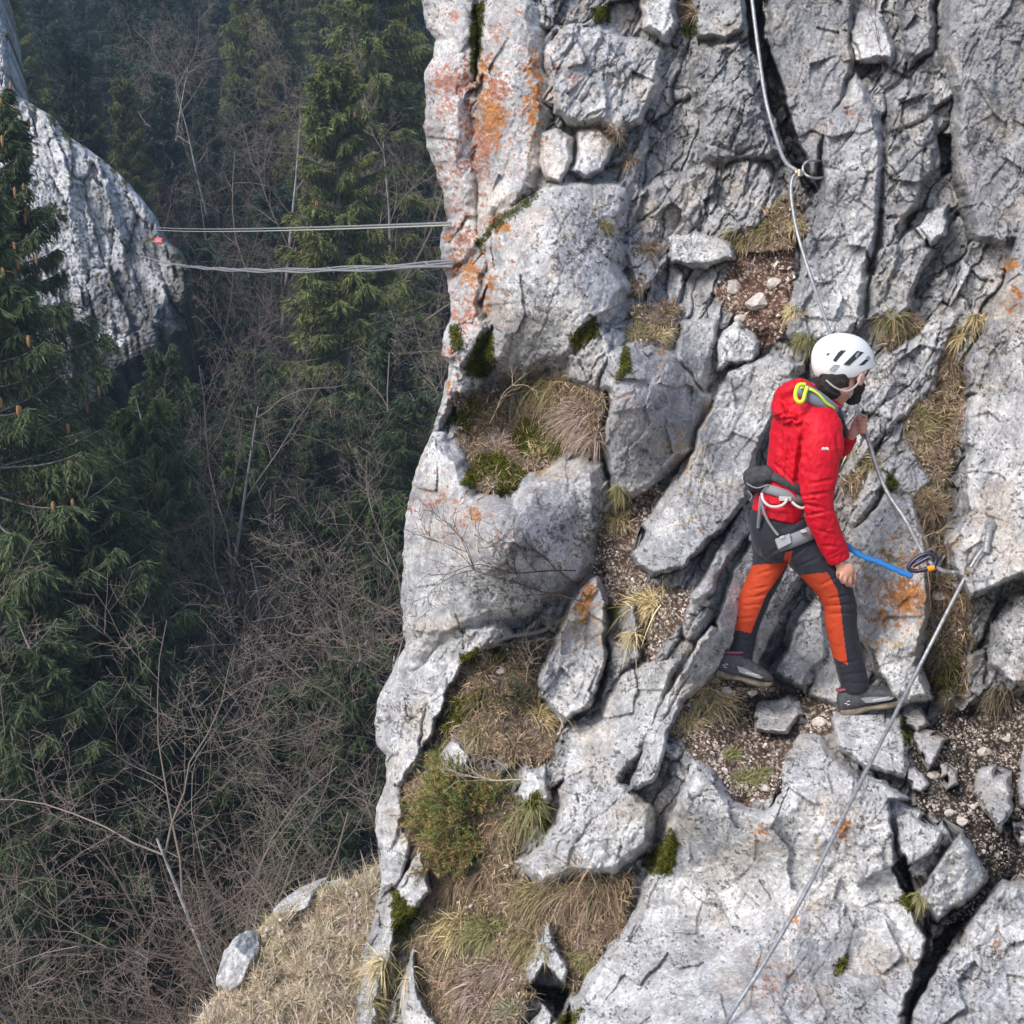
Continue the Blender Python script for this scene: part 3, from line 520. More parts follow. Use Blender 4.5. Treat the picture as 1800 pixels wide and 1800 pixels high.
def spruce(seed, h, rad, twigs=22, col=(.034, .055, .022), gap=.30, bs=1.0, nsp=5, tap=.62, cones=0, dens=1.0, bare=0.):
    """returns (trunk MB, crown MB)"""
    R = np.random.RandomState(seed); tr = MB(); cr = MB()
    zs = np.linspace(-1.5, h, 18); wob = .05 * h / 12; tp = np.stack([wob * np.sin(zs * .7 + seed), wob * np.cos(zs * .5 + seed), zs], 1); tube(tr, tp, np.clip(.0135 * (h - zs), 0, None) + .004, 7)
    z = .06 * h; B = []; Dd = []; L = []; W = []; DR = []; Cc = []
    col = np.array(col)
    while z < h - .1:
        f = z / h; Lm = rad * (1 - f) ** tap * (.75 + .25 * min(1, f * 5)); nb_ = R.randint(4, 7) if f < .9 else 4
        a0 = R.rand() * 6.28
        for k in range(nb_):
            if R.rand() < bare: continue
            a = a0 + k * 6.28 / nb_ + R.normal() * .25; Lb = Lm * (.55 + .6 * R.rand()) + .12; el = np.interp(f, [0, .5, .85, 1], [-.35, -.12, .25, .8]) + R.normal() * .08
            t = np.linspace(0, 1, 7); rr_ = Lb * t; zz = Lb * (el * t - .30 * t ** 1.6 * (1 - f) + .20 * t ** 3); hd = np.array([math.cos(a), math.sin(a)])
            bp = np.stack([hd[0] * rr_, hd[1] * rr_, z + zz], 1) + [wob * math.sin(z * .7 + seed), wob * math.cos(z * .5 + seed), 0]
            tube(tr, bp, np.linspace(.010 + .009 * Lb, .004, 7), 4, cap=False)
            n = int(twigs * dens * (Lb / rad * 1.6 + .35)) ; tt = R.rand(n) ** .8 * .92 + .10; pos = np.stack([np.interp(tt, t, bp[:, q]) for q in range(3)], 1)
            side = np.where(R.rand(n) < .5, -1, 1) * (.5 + .7 * R.rand(n)); fd = np.array([hd[0], hd[1], 0]); sdv = np.array([-hd[1], hd[0], 0])
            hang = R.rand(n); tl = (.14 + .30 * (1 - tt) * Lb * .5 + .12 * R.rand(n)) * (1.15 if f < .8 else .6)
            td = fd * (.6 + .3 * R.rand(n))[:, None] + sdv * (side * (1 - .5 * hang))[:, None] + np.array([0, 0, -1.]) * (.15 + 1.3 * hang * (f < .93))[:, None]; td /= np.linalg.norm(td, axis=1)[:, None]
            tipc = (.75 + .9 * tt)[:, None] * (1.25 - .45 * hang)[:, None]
            for s_ in range(nsp):          # needle sprays along each twig
                q = (s_ + R.rand(n)) / nsp; pp = pos + td * (tl * q)[:, None] + np.array([0, 0, -.25]) * (tl * q * q)[:, None]
                dd = td + R.normal(size=(n, 3)) * .42; dd /= np.linalg.norm(dd, axis=1)[:, None]
                B.append(pp); Dd.append(dd); L.append(bs * (.085 + .075 * R.rand(n))); W.append(bs * (.020 + .018 * R.rand(n))); DR.append(.02 * np.ones(n))
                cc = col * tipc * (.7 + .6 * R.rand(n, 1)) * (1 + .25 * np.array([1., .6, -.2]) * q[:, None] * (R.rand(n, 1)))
                Cc.append(cc)
            if cones and R.rand() < cones * f:
                for _ in range(R.randint(1, 4)):
                    p0 = bp[-2] + R.normal(size=3) * .12; mcol = np.array([.42, .24, .12])
                    tube(cr, [p0, p0 - [0, 0, .03], p0 - [0, 0, .10], p0 - [0, 0, .14]], [.008, .02, .018, .004], 5, mcol, 0)
        z += gap * (.7 + .6 * R.rand()) * (1 if f < .85 else .6)
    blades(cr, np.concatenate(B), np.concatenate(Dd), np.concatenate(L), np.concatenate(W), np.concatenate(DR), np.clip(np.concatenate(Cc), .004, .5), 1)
    return tr, cr
M_BRANCH = mat('grey_bark', (.38, .36, .34), .95, noise=(9, .6, 1.3))
M_TWIG = mat('bare_twig_bark', (.50, .44, .40), attr=True, rough=.95)
def bare_tree(seed, h, spread=.5, stems=1, col=(.24, .20, .18), levels=4, kids=(9, 8, 7, 5), r0=None, curl=.16, bud=0):
    R = np.random.RandomState(seed); tr = MB(); cr = MB(); col = np.array(col)
    r0 = r0 or .009 * h
    def grow(p, d, L, r, lv):
        n = 7 if lv < 2 else 4 if lv == 2 else 3
        pts = [p]; dv = d.copy()
        for k in range(n):
            dv = dv + R.normal(size=3) * curl * (1 if lv else .45) + np.array([0, 0, .06]); dv /= np.linalg.norm(dv); pts.append(pts[-1] + dv * L / n)
        pts = np.array(pts); rad_ = np.linspace(r, max(r * (.10 if lv == 0 else .30), .0018), n + 1)
        tube(tr if lv == 0 else cr, pts, rad_, 6 if lv == 0 else 4 if lv == 1 else 3, col * (.75 + .5 * R.rand()), 0, cap=False)
        if lv < levels:
            K = kids[lv]; K = int(K * (.7 + .6 * R.rand()))
            for k in range(K):
                t = (.22 if lv == 0 else .12) + .85 * (k + R.rand()) / K; t = min(t, .98); i = min(int(t * n), n - 1); q = pts[i] + (pts[i + 1] - pts[i]) * (t * n - i)
                ax = pts[i + 1] - pts[i]; ax /= np.linalg.norm(ax); s = np.cross(ax, R.normal(size=3)); s /= np.linalg.norm(s)
                nd = ax * (.75 - .1 * lv) + s * (.7 + .5 * spread); nd[2] += .12; nd /= np.linalg.norm(nd)
                Lc = L * (.52 if lv == 0 else .50) * (1.15 - .55 * t) * (.6 + .7 * R.rand()); grow(q, nd, Lc, max(rad_[i] * .48, .0022), lv + 1)
    for s in range(stems):
        a = R.rand() * 6.28; ti = .05 if stems == 1 else .25 + .3 * R.rand()
        d = np.array([math.cos(a) * ti, math.sin(a) * ti, 1]); d /= np.linalg.norm(d); grow(np.array([0, 0, -.4]), d, h * (.75 + .3 * R.rand()), r0 * (.6 + .4 * R.rand() if stems > 1 else 1), 0)
    return tr, cr
def make_tree(name, mbs, mats_, label, cat, group):
    root = empty(name, (0, 0, 0), label, cat, group)
    mbs[0].build('trunk', mats_[0], root, local=True); mbs[1].build('crown', mats_[1], root, local=True); return root
def copy_tree(root, label=None):
    r = root.copy(); COL.objects.link(r)
    for ch in root.children:
        c = ch.copy(); COL.objects.link(c); c.parent = r
    if label: r['label'] = label
    return r
used_ = set()
def place(root, px, pytop, D, H0, label, rot=None, wide=1.0, tilt=(0, 0), group=None, zb=None):
    """stand a tree so that its top shows at (px, pytop)"""
    r = root if root.name not in used_ else copy_tree(root)
    used_.add(root.name)
    t = P(px, pytop, D); zb = hill_z(t[0], t[1]) if zb is None else zb; h = max(t[2] - zb, 1.0); s = h / H0
    r.location = (t[0], t[1], zb); r.scale = (s * wide, s * wide, s); r.rotation_euler = (tilt[0], tilt[1], random.Random(int(px * 7 + pytop)).random() * 6.28 if rot is None else rot)
    r['label'] = label
    if group: r['group'] = group
    return r
GS, GB = 'spruces of the forest', 'bare broadleaf trees of the forest'
MS = (M_BARK, M_NEED); MBT = (M_BRANCH, M_TWIG)
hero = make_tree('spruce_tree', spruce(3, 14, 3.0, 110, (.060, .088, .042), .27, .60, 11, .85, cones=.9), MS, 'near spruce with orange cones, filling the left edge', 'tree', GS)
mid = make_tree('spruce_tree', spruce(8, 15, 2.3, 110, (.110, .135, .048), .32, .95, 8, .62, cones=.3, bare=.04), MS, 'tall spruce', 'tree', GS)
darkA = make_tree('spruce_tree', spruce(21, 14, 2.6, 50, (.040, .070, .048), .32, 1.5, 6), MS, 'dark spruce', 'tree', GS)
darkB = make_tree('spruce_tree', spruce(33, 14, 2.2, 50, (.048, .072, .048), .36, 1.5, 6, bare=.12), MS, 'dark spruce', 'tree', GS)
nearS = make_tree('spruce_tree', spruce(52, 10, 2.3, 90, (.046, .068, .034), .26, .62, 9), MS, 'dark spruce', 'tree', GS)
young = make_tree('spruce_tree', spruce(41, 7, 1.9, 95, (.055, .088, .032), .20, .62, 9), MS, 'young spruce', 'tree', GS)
place(hero, -26, 150, 20, 14, 'big spruce hung with orange cones, filling the left edge in front of the far rock', 1.0, 1.05)
place(hero, -75, 300, 17.5, 14, 'spruce cut by the left edge of the photo, beside the cone-hung spruce', 3.4, 1.25)
place(nearS, 150, 860, 18.5, 10, 'low spruce whose boughs fill the space under the cone-hung spruce', 1.4, 1.25)
place(mid, 592, 118, 33, 15, 'tall thin spruce in the middle, crossed by the bridge cables', .4, 1.15)
place(mid, 655, -190, 40, 15, 'spruce rising behind the one crossed by the bridge cables', 2.4, 1.2)
place(young, 395, 770, 27, 7, 'small bright green spruce in the middle of the bare trees', 1.2)
place(young, 668, 880, 25, 7, 'small spruce close to the left edge of the cliff', 2.9)
place(young, 245, 720, 24, 7, 'young spruce just right of the cone-hung spruce', 4.9, .8)
place(nearS, 285, 620, 26, 10, 'dark spruce at the foot of the far rock', .9, .75)
place(nearS, 60, 1120, 17, 10, 'dark spruce top above the lower left corner', 2.2, 1.2)
place(nearS, 200, 1230, 18, 10, 'low spruce behind the grey branches at the lower left', 1.1, 1.1)
RR = random.Random(5); n_ = 0
def zone_name(a, b):
    v = 'just below the bridge cables' if b < 600 else 'level with the middle grass ledge' if b < 900 else 'level with the climber' if b < 1180 else 'level with the juniper' if b < 1450 else 'near the bottom edge'
    h = 'beside the big left spruce' if a < 260 else 'right of the big left spruce' if a < 360 else 'below the far rock' if a < 460 else 'under the cable-crossed spruce' if a < 580 else 'close to the cliff edge' if a < 660 else 'touching the cliff edge'
    return v + ', ' + h
def row_name(r_, a):
    v = ['just above the cables', 'in the second row above the cables', 'in the third row up the slope', 'in the fourth row up the slope', 'in the hazy last row'][r_]
    h = 'behind the left spruce' if a < 60 else 'above the far rock' if a < 250 else 'right of the far rock' if a < 430 else 'left of the cable-crossed spruce' if a < 540 else 'behind the cable-crossed spruce' if a < 660 else 'next to the cliff'
    return v + ', ' + h
for row, (D_, y0, y1, k) in enumerate([(43, 90, 420, 13), (50, -120, 160, 15), (62, -260, 0, 16), (74, -330, -90, 15), (88, -380, -150, 14)]):
    for i in range(k):
        px_ = -140 + (980 + 0 * row) * (i + .2 + .6 * RR.random()) / k
        src = RR.choice([darkA, darkB, darkA, mid] if row < 3 else [darkA, darkB])
        place(src, px_, RR.uniform(y0, y1), D_ * RR.uniform(.94, 1.06), 14 if src is not mid else 15, 'dark spruce, ' + row_name(row, px_), None, RR.uniform(.9, 1.25), group='dark spruces behind the bridge')
for px_, py_, D_ in ((320, 680, 30), (445, 620, 32), (520, 700, 29), (700, 560, 30), (740, 700, 27), (350, 420, 36), (480, 330, 40), (720, 250, 42), (560, 900, 24), (690, 980, 22), (640, 1150, 18.5), (520, 1210, 19), (300, 1100, 21), (420, 1360, 18.5), (560, 1440, 17.5)):
    place(nearS if D_ < 33 else darkA, px_, py_, D_, 10 if D_ < 33 else 14, 'small spruce, ' + zone_name(px_, py_), None, RR.uniform(1.0, 1.5), group='small dark spruces in the gorge')
b1 = make_tree('bare_tree', bare_tree(1, 9, .5, 1, (.46, .42, .39), r0=.11, kids=(13, 8, 7, 4)), MBT, 'bare tree', 'tree', GB)
b2 = make_tree('bare_tree', bare_tree(2, 9, .7, 3, (.37, .335, .31), kids=(10, 9, 8, 4), curl=.22), MBT, 'bare tree', 'tree', GB)
b3 = make_tree('bare_shrub', bare_tree(5, 5, .8, 5, (.38, .325, .30), kids=(8, 8, 7, 4), curl=.26, r0=.03), MBT, 'bare shrub', 'shrub', GB)
b4 = make_tree('bare_tree', bare_tree(6, 11, .8, 1, (.50, .48, .46), kids=(10, 8, 7, 4), r0=.12, curl=.24), MBT, 'bare tree', 'tree', GB)
place(b4, 130, 1330, 15.5, 11, 'grey lichen-covered bare tree spreading over the lower left corner', .5, 1.0)
place(b4, -60, 1390, 13.5, 11, 'bare grey tree leaning in from the lower left edge', 2.9, 1.1, (.1, .15))
place(b4, 250, 1620, 13.5, 11, 'low bare grey tree at the bottom edge right of the lichen-covered one', 4.4, 1.6)
place(b1, 505, 890, 24, 9, 'bare tree with a straight pale stem, standing before the drooping young spruce', 1.0, .8)
place(b1, 672, 880, 19, 9, 'slender bare tree close to the left edge of the cliff', 2.0, .75)
place(b1, 285, 590, 25, 9, 'thin bare tree between the far rock and the small bright spruce', 3.0, .7)
place(b1, 420, 380, 35, 9, 'bare tree rising to the bridge cables', .3, .9)
place(b4, 395, -20, 46, 11, 'tall pale bare tree high in the forest, above the cables', 3.3, .7)
place(b1, 235, 60, 50, 9, 'thin bare tree high behind the far rock', 3.3, .8)
place(b1, 700, 150, 38, 9, 'brown bare tree between the tall spruce and the cliff', 1.5, .8)
place(b1, 735, 420, 28, 9, 'bare tree right against the orange-stained edge of the cliff', 2.6, .7)
for i, (px_, py_, D_, w_) in enumerate([(330,980,20,1.2),(430,1010,19,1.3),(600,1130,18,1.1),(380,1160,18,1.3),(600,1250,16,1.2),(660,1330,15,1.1),(300,1360,17,1.3),(400,1440,16,1.1),(470,1540,14.5,1.2),(620,1470,15,1.0),
                         (240,1450,17,1.2),(300,1660,14,1.2),(200,1250,20,1.1),(360,880,23,1.0),(250,900,23,.9)]):
    place([b1, b2, b1, b3, b2][i % 5], px_, py_, D_, [9, 9, 9, 5, 9][i % 5], 'leafless brownish tree, ' + zone_name(px_, py_), None, w_, group='thicket of bare trees in the gorge')
for i in range(11):
    px_ = RR.uniform(60, 760); py_ = RR.uniform(20, 420); place([b1, b2][i % 2], px_, py_, RR.uniform(38, 58), 9, 'thin bare tree, ' + row_name(1 if py_ > 220 else 3, px_), None, RR.uniform(.6, 1), group='bare trees among the dark spruces')
for i in range(30):
    px_ = RR.uniform(830, 1500) if i % 2 else RR.uniform(-700, -170); D_ = RR.uniform(34, 70)
    place([darkA, darkB, mid][i % 3], px_, np.interp(D_, [34, 70], [250, -300]) + RR.uniform(-60, 60), D_, [14, 14, 15][i % 3], 'dark spruce of the forest standing behind the cliff' if i % 2 else 'dark spruce of the forest beyond the left edge of the photo', None, 1.1, group='spruces out of the photo')
# ================================================================== PLANTS AND STONES ON THE CLIFF
def ground(px, py, lift=.0): return P(px, py, surfD(px, py) - lift)
def normal_at(px, py, e=9):
    a = ground(px - e, py); b = ground(px + e, py); c = ground(px, py - e); d = ground(px, py + e)
    n = np.cross(b - a, c - d); n /= np.linalg.norm(n, axis=-1, keepdims=True) + 1e-9
    return np.where((n * (-FW)).sum(-1, keepdims=True) < 0, -n, n)
M_GRASS = mat('dry_grass', (.88, .86, .86), attr=True, rough=.8, spec=.2)
GC = {'straw': [(.52, .42, .24), (.42, .33, .18)], 'brown': [(.27, .205, .14), (.20, .15, .105)], 'mauve': [(.27, .21, .185), (.34, .27, .22)], 'olive': [(.19, .17, .085), (.30, .25, .14)], 'green': [(.13, .15, .06), (.28, .25, .13)], 'grey': [(.30, .28, .21), (.22, .21, .15)], 'dark': [(.10, .085, .06), (.16, .13, .09)]}
TUFTS = [(1245,1225,95,'straw','pale straw tuft spilling over the gravel below the rear boot'),(1215,1275,70,'straw','straw tuft under the pale one, left of the gravel'),(1280,1330,42,'green','small green tuft at the left rim of the gravel'),(1302,1372,50,'green','green tuft hanging over the big foreground slab'),(1335,1366,46,'green','round green tuft touching the big foreground slab'),
 (1140,1060,85,'straw','long straw tuft right of the orange-tipped boulder'),(1085,915,62,'straw','yellow straw tuft at the head of the brown scree'),(1088,868,38,'olive','little olive tuft above the yellow straw one'),(1125,1120,55,'straw','limp straw tuft below the long one, by the scree'),
 (1070,235,46,'brown','brown tuft in a notch of the fractured wall'),(1105,285,36,'brown','brown tuft just below the notch tuft'),(1062,398,34,'olive','dull tuft on the right rim of the smooth grey slab'),(1132,440,50,'brown','brown tuft between the smooth slab and the bluish block'),(1118,500,34,'brown','dry tuft under the one beside the bluish block'),
 (1350,400,52,'olive','olive tuft above the red soil scar'),(1300,415,46,'olive','olive tuft left of the red soil scar'),(1392,395,36,'straw','thin straw tuft right of the red soil scar'),(1395,545,36,'straw','straw tuft at the lower end of the red soil scar'),
 (965,680,78,'olive','tall olive tuft on the middle grass ledge'),(905,705,66,'grey','grey tuft in the centre of the middle grass ledge'),(1015,725,84,'mauve','big mauve tuft at the right end of the middle grass ledge'),(845,735,58,'olive','tuft with moss at the left end of the middle grass ledge'),(870,780,60,'mauve','greyish tuft low on the middle grass ledge'),(945,790,44,'straw','small straw tuft between two moss cushions'),(862,850,40,'brown','brown tuft between the moss cushions at the foot of the ledge'),(1035,770,60,'mauve','mauve tuft hanging down beside the dark cleft'),
 (1120,585,44,'olive','olive tuft under a small overhang left of the red scar'),(1160,590,40,'straw','straw tuft right beside the one under the overhang'),(925,1430,88,'green','drooping green tuft beneath a moss knob'),(955,1255,66,'straw','straw tuft under the orange-tipped boulder'),(850,1235,62,'brown','brown tuft in the upper grassy gully'),(885,1190,64,'brown','brown tuft near the driftwood root'),(835,1290,50,'olive','mossy tuft at the foot of the upper grassy gully'),(910,1310,56,'brown','dry tuft above the pale twig'),(905,1365,50,'grey','grey tuft beside the white stone in the gully'),
 (800,1630,90,'straw','straw tuft in the lower gully, left of the green one'),(862,1640,100,'green','long green tuft in the lower gully'),(925,1660,76,'olive','olive tuft above the black hole'),(870,1710,90,'mauve','mauve tuft at the bottom of the gully'),(785,1560,60,'brown','brown tuft under the juniper'),(1000,1555,110,'brown','wide brown tuft below the speckled slab'),(1065,1575,90,'brown','brown tuft against the big foreground slab'),(945,1570,84,'olive','brown-green tuft below the corner of the speckled slab'),(850,1540,60,'brown','brown tuft right of the juniper foot'),
 (690,1700,95,'straw','big straw tuft beside the thin pale rib at the bottom'),(665,1770,80,'olive','olive tuft at the very bottom left of the cliff'),(712,1650,50,'green','green tuft above the big straw one'),(1035,1690,56,'green','green tuft beside the triangular rock'),(1080,1640,60,'brown','narrow tuft along the edge of the big slab'),(830,1760,70,'mauve','mauve tuft at the bottom edge of the photo'),(900,1775,60,'grey','grey tuft at the bottom edge under the black hole'),
 (1622,735,64,'olive','olive tuft with moss right of the gripping hand'),(1645,890,66,'brown','brown tuft above the blue strap'),(1625,870,44,'straw','small tuft beside the brown one above the strap'),(1668,640,52,'brown','brown tuft near the upper right strata'),(1655,960,90,'brown','long dead grass hanging in the cleft behind the karabiner'),(1662,1040,76,'brown','brown tuft in the cleft under the cable clamp'),(1500,800,56,'straw','straw tuft in front of the red sleeve'),(1535,815,44,'olive','olive tuft beside the cable below the hand'),
 (1575,560,66,'olive','olive tuft right above the helmet'),(1415,590,40,'green','green tuft behind the helmet'),(1720,560,44,'straw','wispy tuft near the orange dots at the right'),(1690,590,44,'straw','wispy tuft among the upper right strata'),(1212,20,56,'brown','brown tuft at the top edge of the cliff'),(1675,1225,50,'dark','dark tuft above the dark soil'),(1755,1225,64,'dark','dark rooty tuft at the top of the dark soil'),(1612,1580,36,'green','green tuft left of the kite-shaped rock'),(1655,1150,60,'dark','dark tuft behind the slanting cable')]
def tuft(px, py, size, kind, label, seed):
    R = np.random.RandomState(seed); D0 = surfD(px, py)[0]; size *= .72; m = size / FPX * D0; n = int(200 + 7 * size)
    a = R.rand(n) * 6.28; r = np.sqrt(R.rand(n)) * size * .36; k3 = R.normal(size=(5, 2)) * size * .16; k3 = k3[R.randint(0, 5, n)]; bx_ = px + k3[:, 0] + r * np.cos(a) * 1.1; by_ = py + k3[:, 1] + r * np.sin(a) * .7
    b = ground(bx_, by_, -.004); N = normal_at(np.array([px]), np.array([py]), 14)[0]
    d = N * .6 + np.array([0, 0, .35]) + RT * (np.cos(a) * .6)[:, None] + UP * (np.sin(a) * -.45)[:, None] + R.normal(size=(n, 3)) * .62 + RT * (R.normal() * .3) + RT * (k3[:, 0] / size * 1.2)[:, None]; d /= np.linalg.norm(d, axis=1)[:, None]
    ln = m * (.25 + .70 * R.rand(n) ** 1.2); c1, c2 = [np.array(q) for q in GC[kind]]; k = R.rand(n, 1) ** .8; c = (c1 * k + c2 * (1 - k)) * (.8 + .9 * R.rand(n, 1)) * 1.15
    g = (R.rand(n, 1) < (.14 if kind in ('straw', 'olive', 'grey') else .06)); c = np.where(g, np.array([.17, .20, .07]) * (.7 + .6 * R.rand(n, 1)), c)
    mb = MB(); blades(mb, b, d, ln, np.where(R.rand(n) < .85, .0030, .0055) + .002 * R.rand(n), ln * (.15 + 1.1 * R.rand(n)), np.clip(c, 0, .8), 4)
    o = mb.build('grass_tuft', M_GRASS); return tag(o, label, 'grass tuft', 'grass tufts on the cliff')
for i, tf in enumerate(TUFTS): tuft(*tf, 100 + i)
# short turf over the ledges
R = np.random.RandomState(77)
cand = np.where((stype == 4) & (soil > .35) & (y > -40) & (x < 1850))[0]; dn_ = sstep(-.35, .3, noise3(np.stack([x[cand] / 26, y[cand] / 20, x[cand] * 0 + 60], 1))) + .08; pick = R.choice(cand, 32000, p=dn_ / dn_.sum()); n = len(pick)
bx_ = x[pick] + R.normal(size=n) * 2; by_ = y[pick] + R.normal(size=n) * 2; b = ground(bx_, by_, -.003)
d = R.normal(size=(n, 3)) * .7 - FW * .6 + np.array([0, 0, .35]); d /= np.linalg.norm(d, axis=1)[:, None]
pal = np.array([(.30, .22, .15), (.22, .16, .11), (.40, .31, .19), (.15, .14, .06), (.28, .21, .18)]); zone = (noise3(np.stack([bx_ / 45, by_ / 45, bx_ * 0], 1)) + .5) * 5; ci = np.clip(zone + R.normal(size=n) * .9, 0, 4.99).astype(int)
mb = MB(); blades(mb, b, d, .02 + .055 * R.rand(n) ** 1.5, .003 + .003 * R.rand(n), .035 * R.rand(n), pal[ci] * (1.0 + 1.1 * R.rand(n, 1)), 3)
tag(mb.build('ledge_turf', M_GRASS), 'short matted dry grass and litter covering the ledges of the cliff', 'grass', None, 'stuff')
# grass of the lower left slope
n = 110000; ax_ = R.uniform(300, 760, n); ay_ = R.uniform(1500, 1865, n)
G = np.array(GE); ok = ax_ > np.interp(ay_, G[:, 1], G[:, 0]) + 5; ax_, ay_ = ax_[ok], ay_[ok]; n = len(ax_)
Ds, _ = slope_D(ax_, ay_, ax_ - np.interp(ay_, G[:, 1], G[:, 0])); b = P(ax_, ay_, Ds + .01); d = R.normal(size=(n, 3)) * .6 - FW * .4 + np.array([0, 0, .7]); d /= np.linalg.norm(d, axis=1)[:, None]
pal = np.array([(.43, .36, .27), (.33, .27, .20), (.48, .42, .31), (.30, .28, .17), (.38, .32, .28)]); zone = (noise3(np.stack([ax_ / 60, ay_ / 30, ax_ * 0], 1)) + .5) * 5; ci = np.clip(zone + R.normal(size=n), 0, 4.99).astype(int)
mb = MB(); blades(mb, b, d, (.03 + .16 * R.rand(n) ** 3) * (.5 + 1.1 * sstep(-.4, .4, noise3(np.stack([ax_ / 16, ay_ / 9, ax_ * 0 + 4], 1)))), .006 + .004 * R.rand(n), .05 * R.rand(n), np.clip(pal[ci] * (1.25 + 1.0 * R.rand(n, 1)), 0, .85), 3)
tag(mb.build('slope_grass', M_GRASS), 'short dry yellowish grass on the slope far below the cliff', 'grass', None, 'stuff')
# moss cushions
M_MOSS = mat('moss', (.55, .55, .55), attr=True, rough=1, spec=.05)
ML = ['moss strip running down the orange-stained crack at the top of the pillar', 'moss strip along the slanting upper edge of the smooth slab', 'bright moss cushion left of the smooth grey slab', 'small moss spot on the left edge of the pillar', 'moss cushion at the foot of the middle grass ledge', 'moss cushion in the middle grass ledge below the grey tuft', 'moss in a crack at the top edge of the cliff',
      'thin moss strip left of the overhang tuft', 'moss in the crack beside the grey mid pillar', 'moss clump on the left edge of the big foreground slab', 'moss bank in the upper grassy gully', 'small moss knob at the top left of the upper gully', 'second moss knob at the top of the upper gully', 'green moss knob over the drooping green tuft',
      'bright moss scrap at the tip of the orange-stained boulder', 'moss hanging beside the thin pale rib, low on the cliff', 'moss in the cleft behind the slanting cable', 'moss line on the right edge of the pale block', 'moss under the kite-shaped rock', 'moss behind the brown tuft at the top edge', 'tiny moss spot on the speckled lower boulder', 'moss scrap at the bottom edge of the photo', 'moss at the left end of the middle grass ledge', 'moss spot beside the olive tuft right of the hand', 'moss spot behind the cable below the hand']
for k, pl in enumerate(MOSS):
    a = np.array(pl); ar = .5 * abs(np.dot(a[:, 0], np.roll(a[:, 1], 1)) - np.dot(a[:, 1], np.roll(a[:, 0], 1))); n = int(ar * 2.2) + 120
    mx_ = R.uniform(a[:, 0].min() - 4, a[:, 0].max() + 4, n); my_ = R.uniform(a[:, 1].min() - 4, a[:, 1].max() + 4, n); s = sdist(mx_, my_, pl) + 6 * noise3(np.stack([mx_ / 12, my_ / 12, mx_ * 0], 1)); ok = s > -2; mx_, my_, s = mx_[ok], my_[ok], s[ok]; n = len(s)
    cush = .022 * np.clip(s / 12, 0, 1) ** .5 + .012 * noise3(np.stack([mx_ / 8, my_ / 8, mx_ * 0 + k], 1)); b = ground(mx_, my_, 0) - FW * np.clip(cush - .004, -.004, 1)[:, None]
    d = R.normal(size=(n, 3)) * .7 - FW * .7 + np.array([0, 0, .3]); d /= np.linalg.norm(d, axis=1)[:, None]; v = noise3(np.stack([mx_ / 9, my_ / 9, mx_ * 0 + 3 + k], 1))[:, None]
    c = (np.array([.17, .16, .022]) * (1 + v) + np.array([.05, .07, .014]) * (1 - v)) * (.5 + .8 * R.rand(n, 1)); mb = MB(); blades(mb, b, d, .008 + .012 * R.rand(n), np.full(n, .005), np.zeros(n), np.clip(c, .004, 1), 1)
    tag(mb.build('moss_patch', M_MOSS), ML[k], 'moss', 'moss patches on the cliff')
# gravel and small stones
def stones(mb, px, py, size, cols, R, sink=.3, Dg_=None):
    ico = np.array([(0, 0, 1), (.894, 0, .447), (.276, .851, .447), (-.724, .526, .447), (-.724, -.526, .447), (.276, -.851, .447), (.724, .526, -.447), (-.276, .851, -.447), (-.894, 0, -.447), (-.276, -.851, -.447), (.724, -.526, -.447), (0, 0, -1)])
    T = np.array([(0, 1, 2), (0, 2, 3), (0, 3, 4), (0, 4, 5), (0, 5, 1), (1, 6, 2), (2, 7, 3), (3, 8, 4), (4, 9, 5), (5, 10, 1), (6, 7, 2), (7, 8, 3), (8, 9, 4), (9, 10, 5), (10, 6, 1), (11, 7, 6), (11, 8, 7), (11, 9, 8), (11, 10, 9), (11, 6, 10)])
    n = len(px); D0 = surfD(px, py) if Dg_ is None else Dg_; b = P(px, py, D0); s = (size * D0 / FPX)[:, None, None]
    V = ico[None] * (1 + .35 * R.normal(size=(n, 12, 1)).clip(-1.2, 1.2)) * (np.array([1, .8, .6]) * (.7 + .6 * R.rand(n, 1, 3)))
    A = R.normal(size=(n, 3, 3)); Q = np.linalg.qr(A)[0]; V = np.einsum('nij,nkj->nki', Q, V) * s + b[:, None] - FW * s * sink
    mb.add(V.reshape(-1, 3), (T[None] + 12 * np.arange(n)[:, None, None]).reshape(-1, 3), np.repeat(cols, 12, 0))
M_STONE = mat('pale_stone', attr=True, rough=.9, noise=((60, .8, 1.2),), bump=(70, .5, .01))
cand = np.where((stype > 0) & (stype < 4) & (soil > .5) & (x < 1855))[0]; dens = sstep(-.45, .5, noise3(np.stack([x[cand] / 40, y[cand] / 40, x[cand] * 0], 1))) * np.where(stype[cand] == 2, 1., np.where(stype[cand] == 3, .55, .3)); pick = R.choice(cand, 3700, p=dens / dens.sum()); n = len(pick)
cg = np.array([(.56, .48, .42), (.50, .42, .37), (.62, .58, .53), (.36, .29, .25)])[R.randint(0, 4, n)] * (.7 + .5 * R.rand(n, 1)); mb = MB(); stones(mb, x[pick], y[pick], 1.1 + 3.6 * R.rand(n) ** 3, cg, R); 
cand = np.where((stype == 4) & (soil > .5))[0]; dens = sstep(.05, .5, noise3(np.stack([x[cand] / 50, y[cand] / 50, x[cand] * 0 + 7], 1))) + .02; pick = R.choice(cand, 900, p=dens / dens.sum()); n = len(pick)
stones(mb, x[pick], y[pick], 1.2 + 3 * R.rand(n) ** 2, np.array([(.50, .43, .37)]) * (.7 + .6 * R.rand(n, 1)), R, .9)
tag(mb.build('gravel', M_STONE, None, False), 'pinkish white gravel scattered over the soil of the ledges', 'gravel', None, 'stuff')
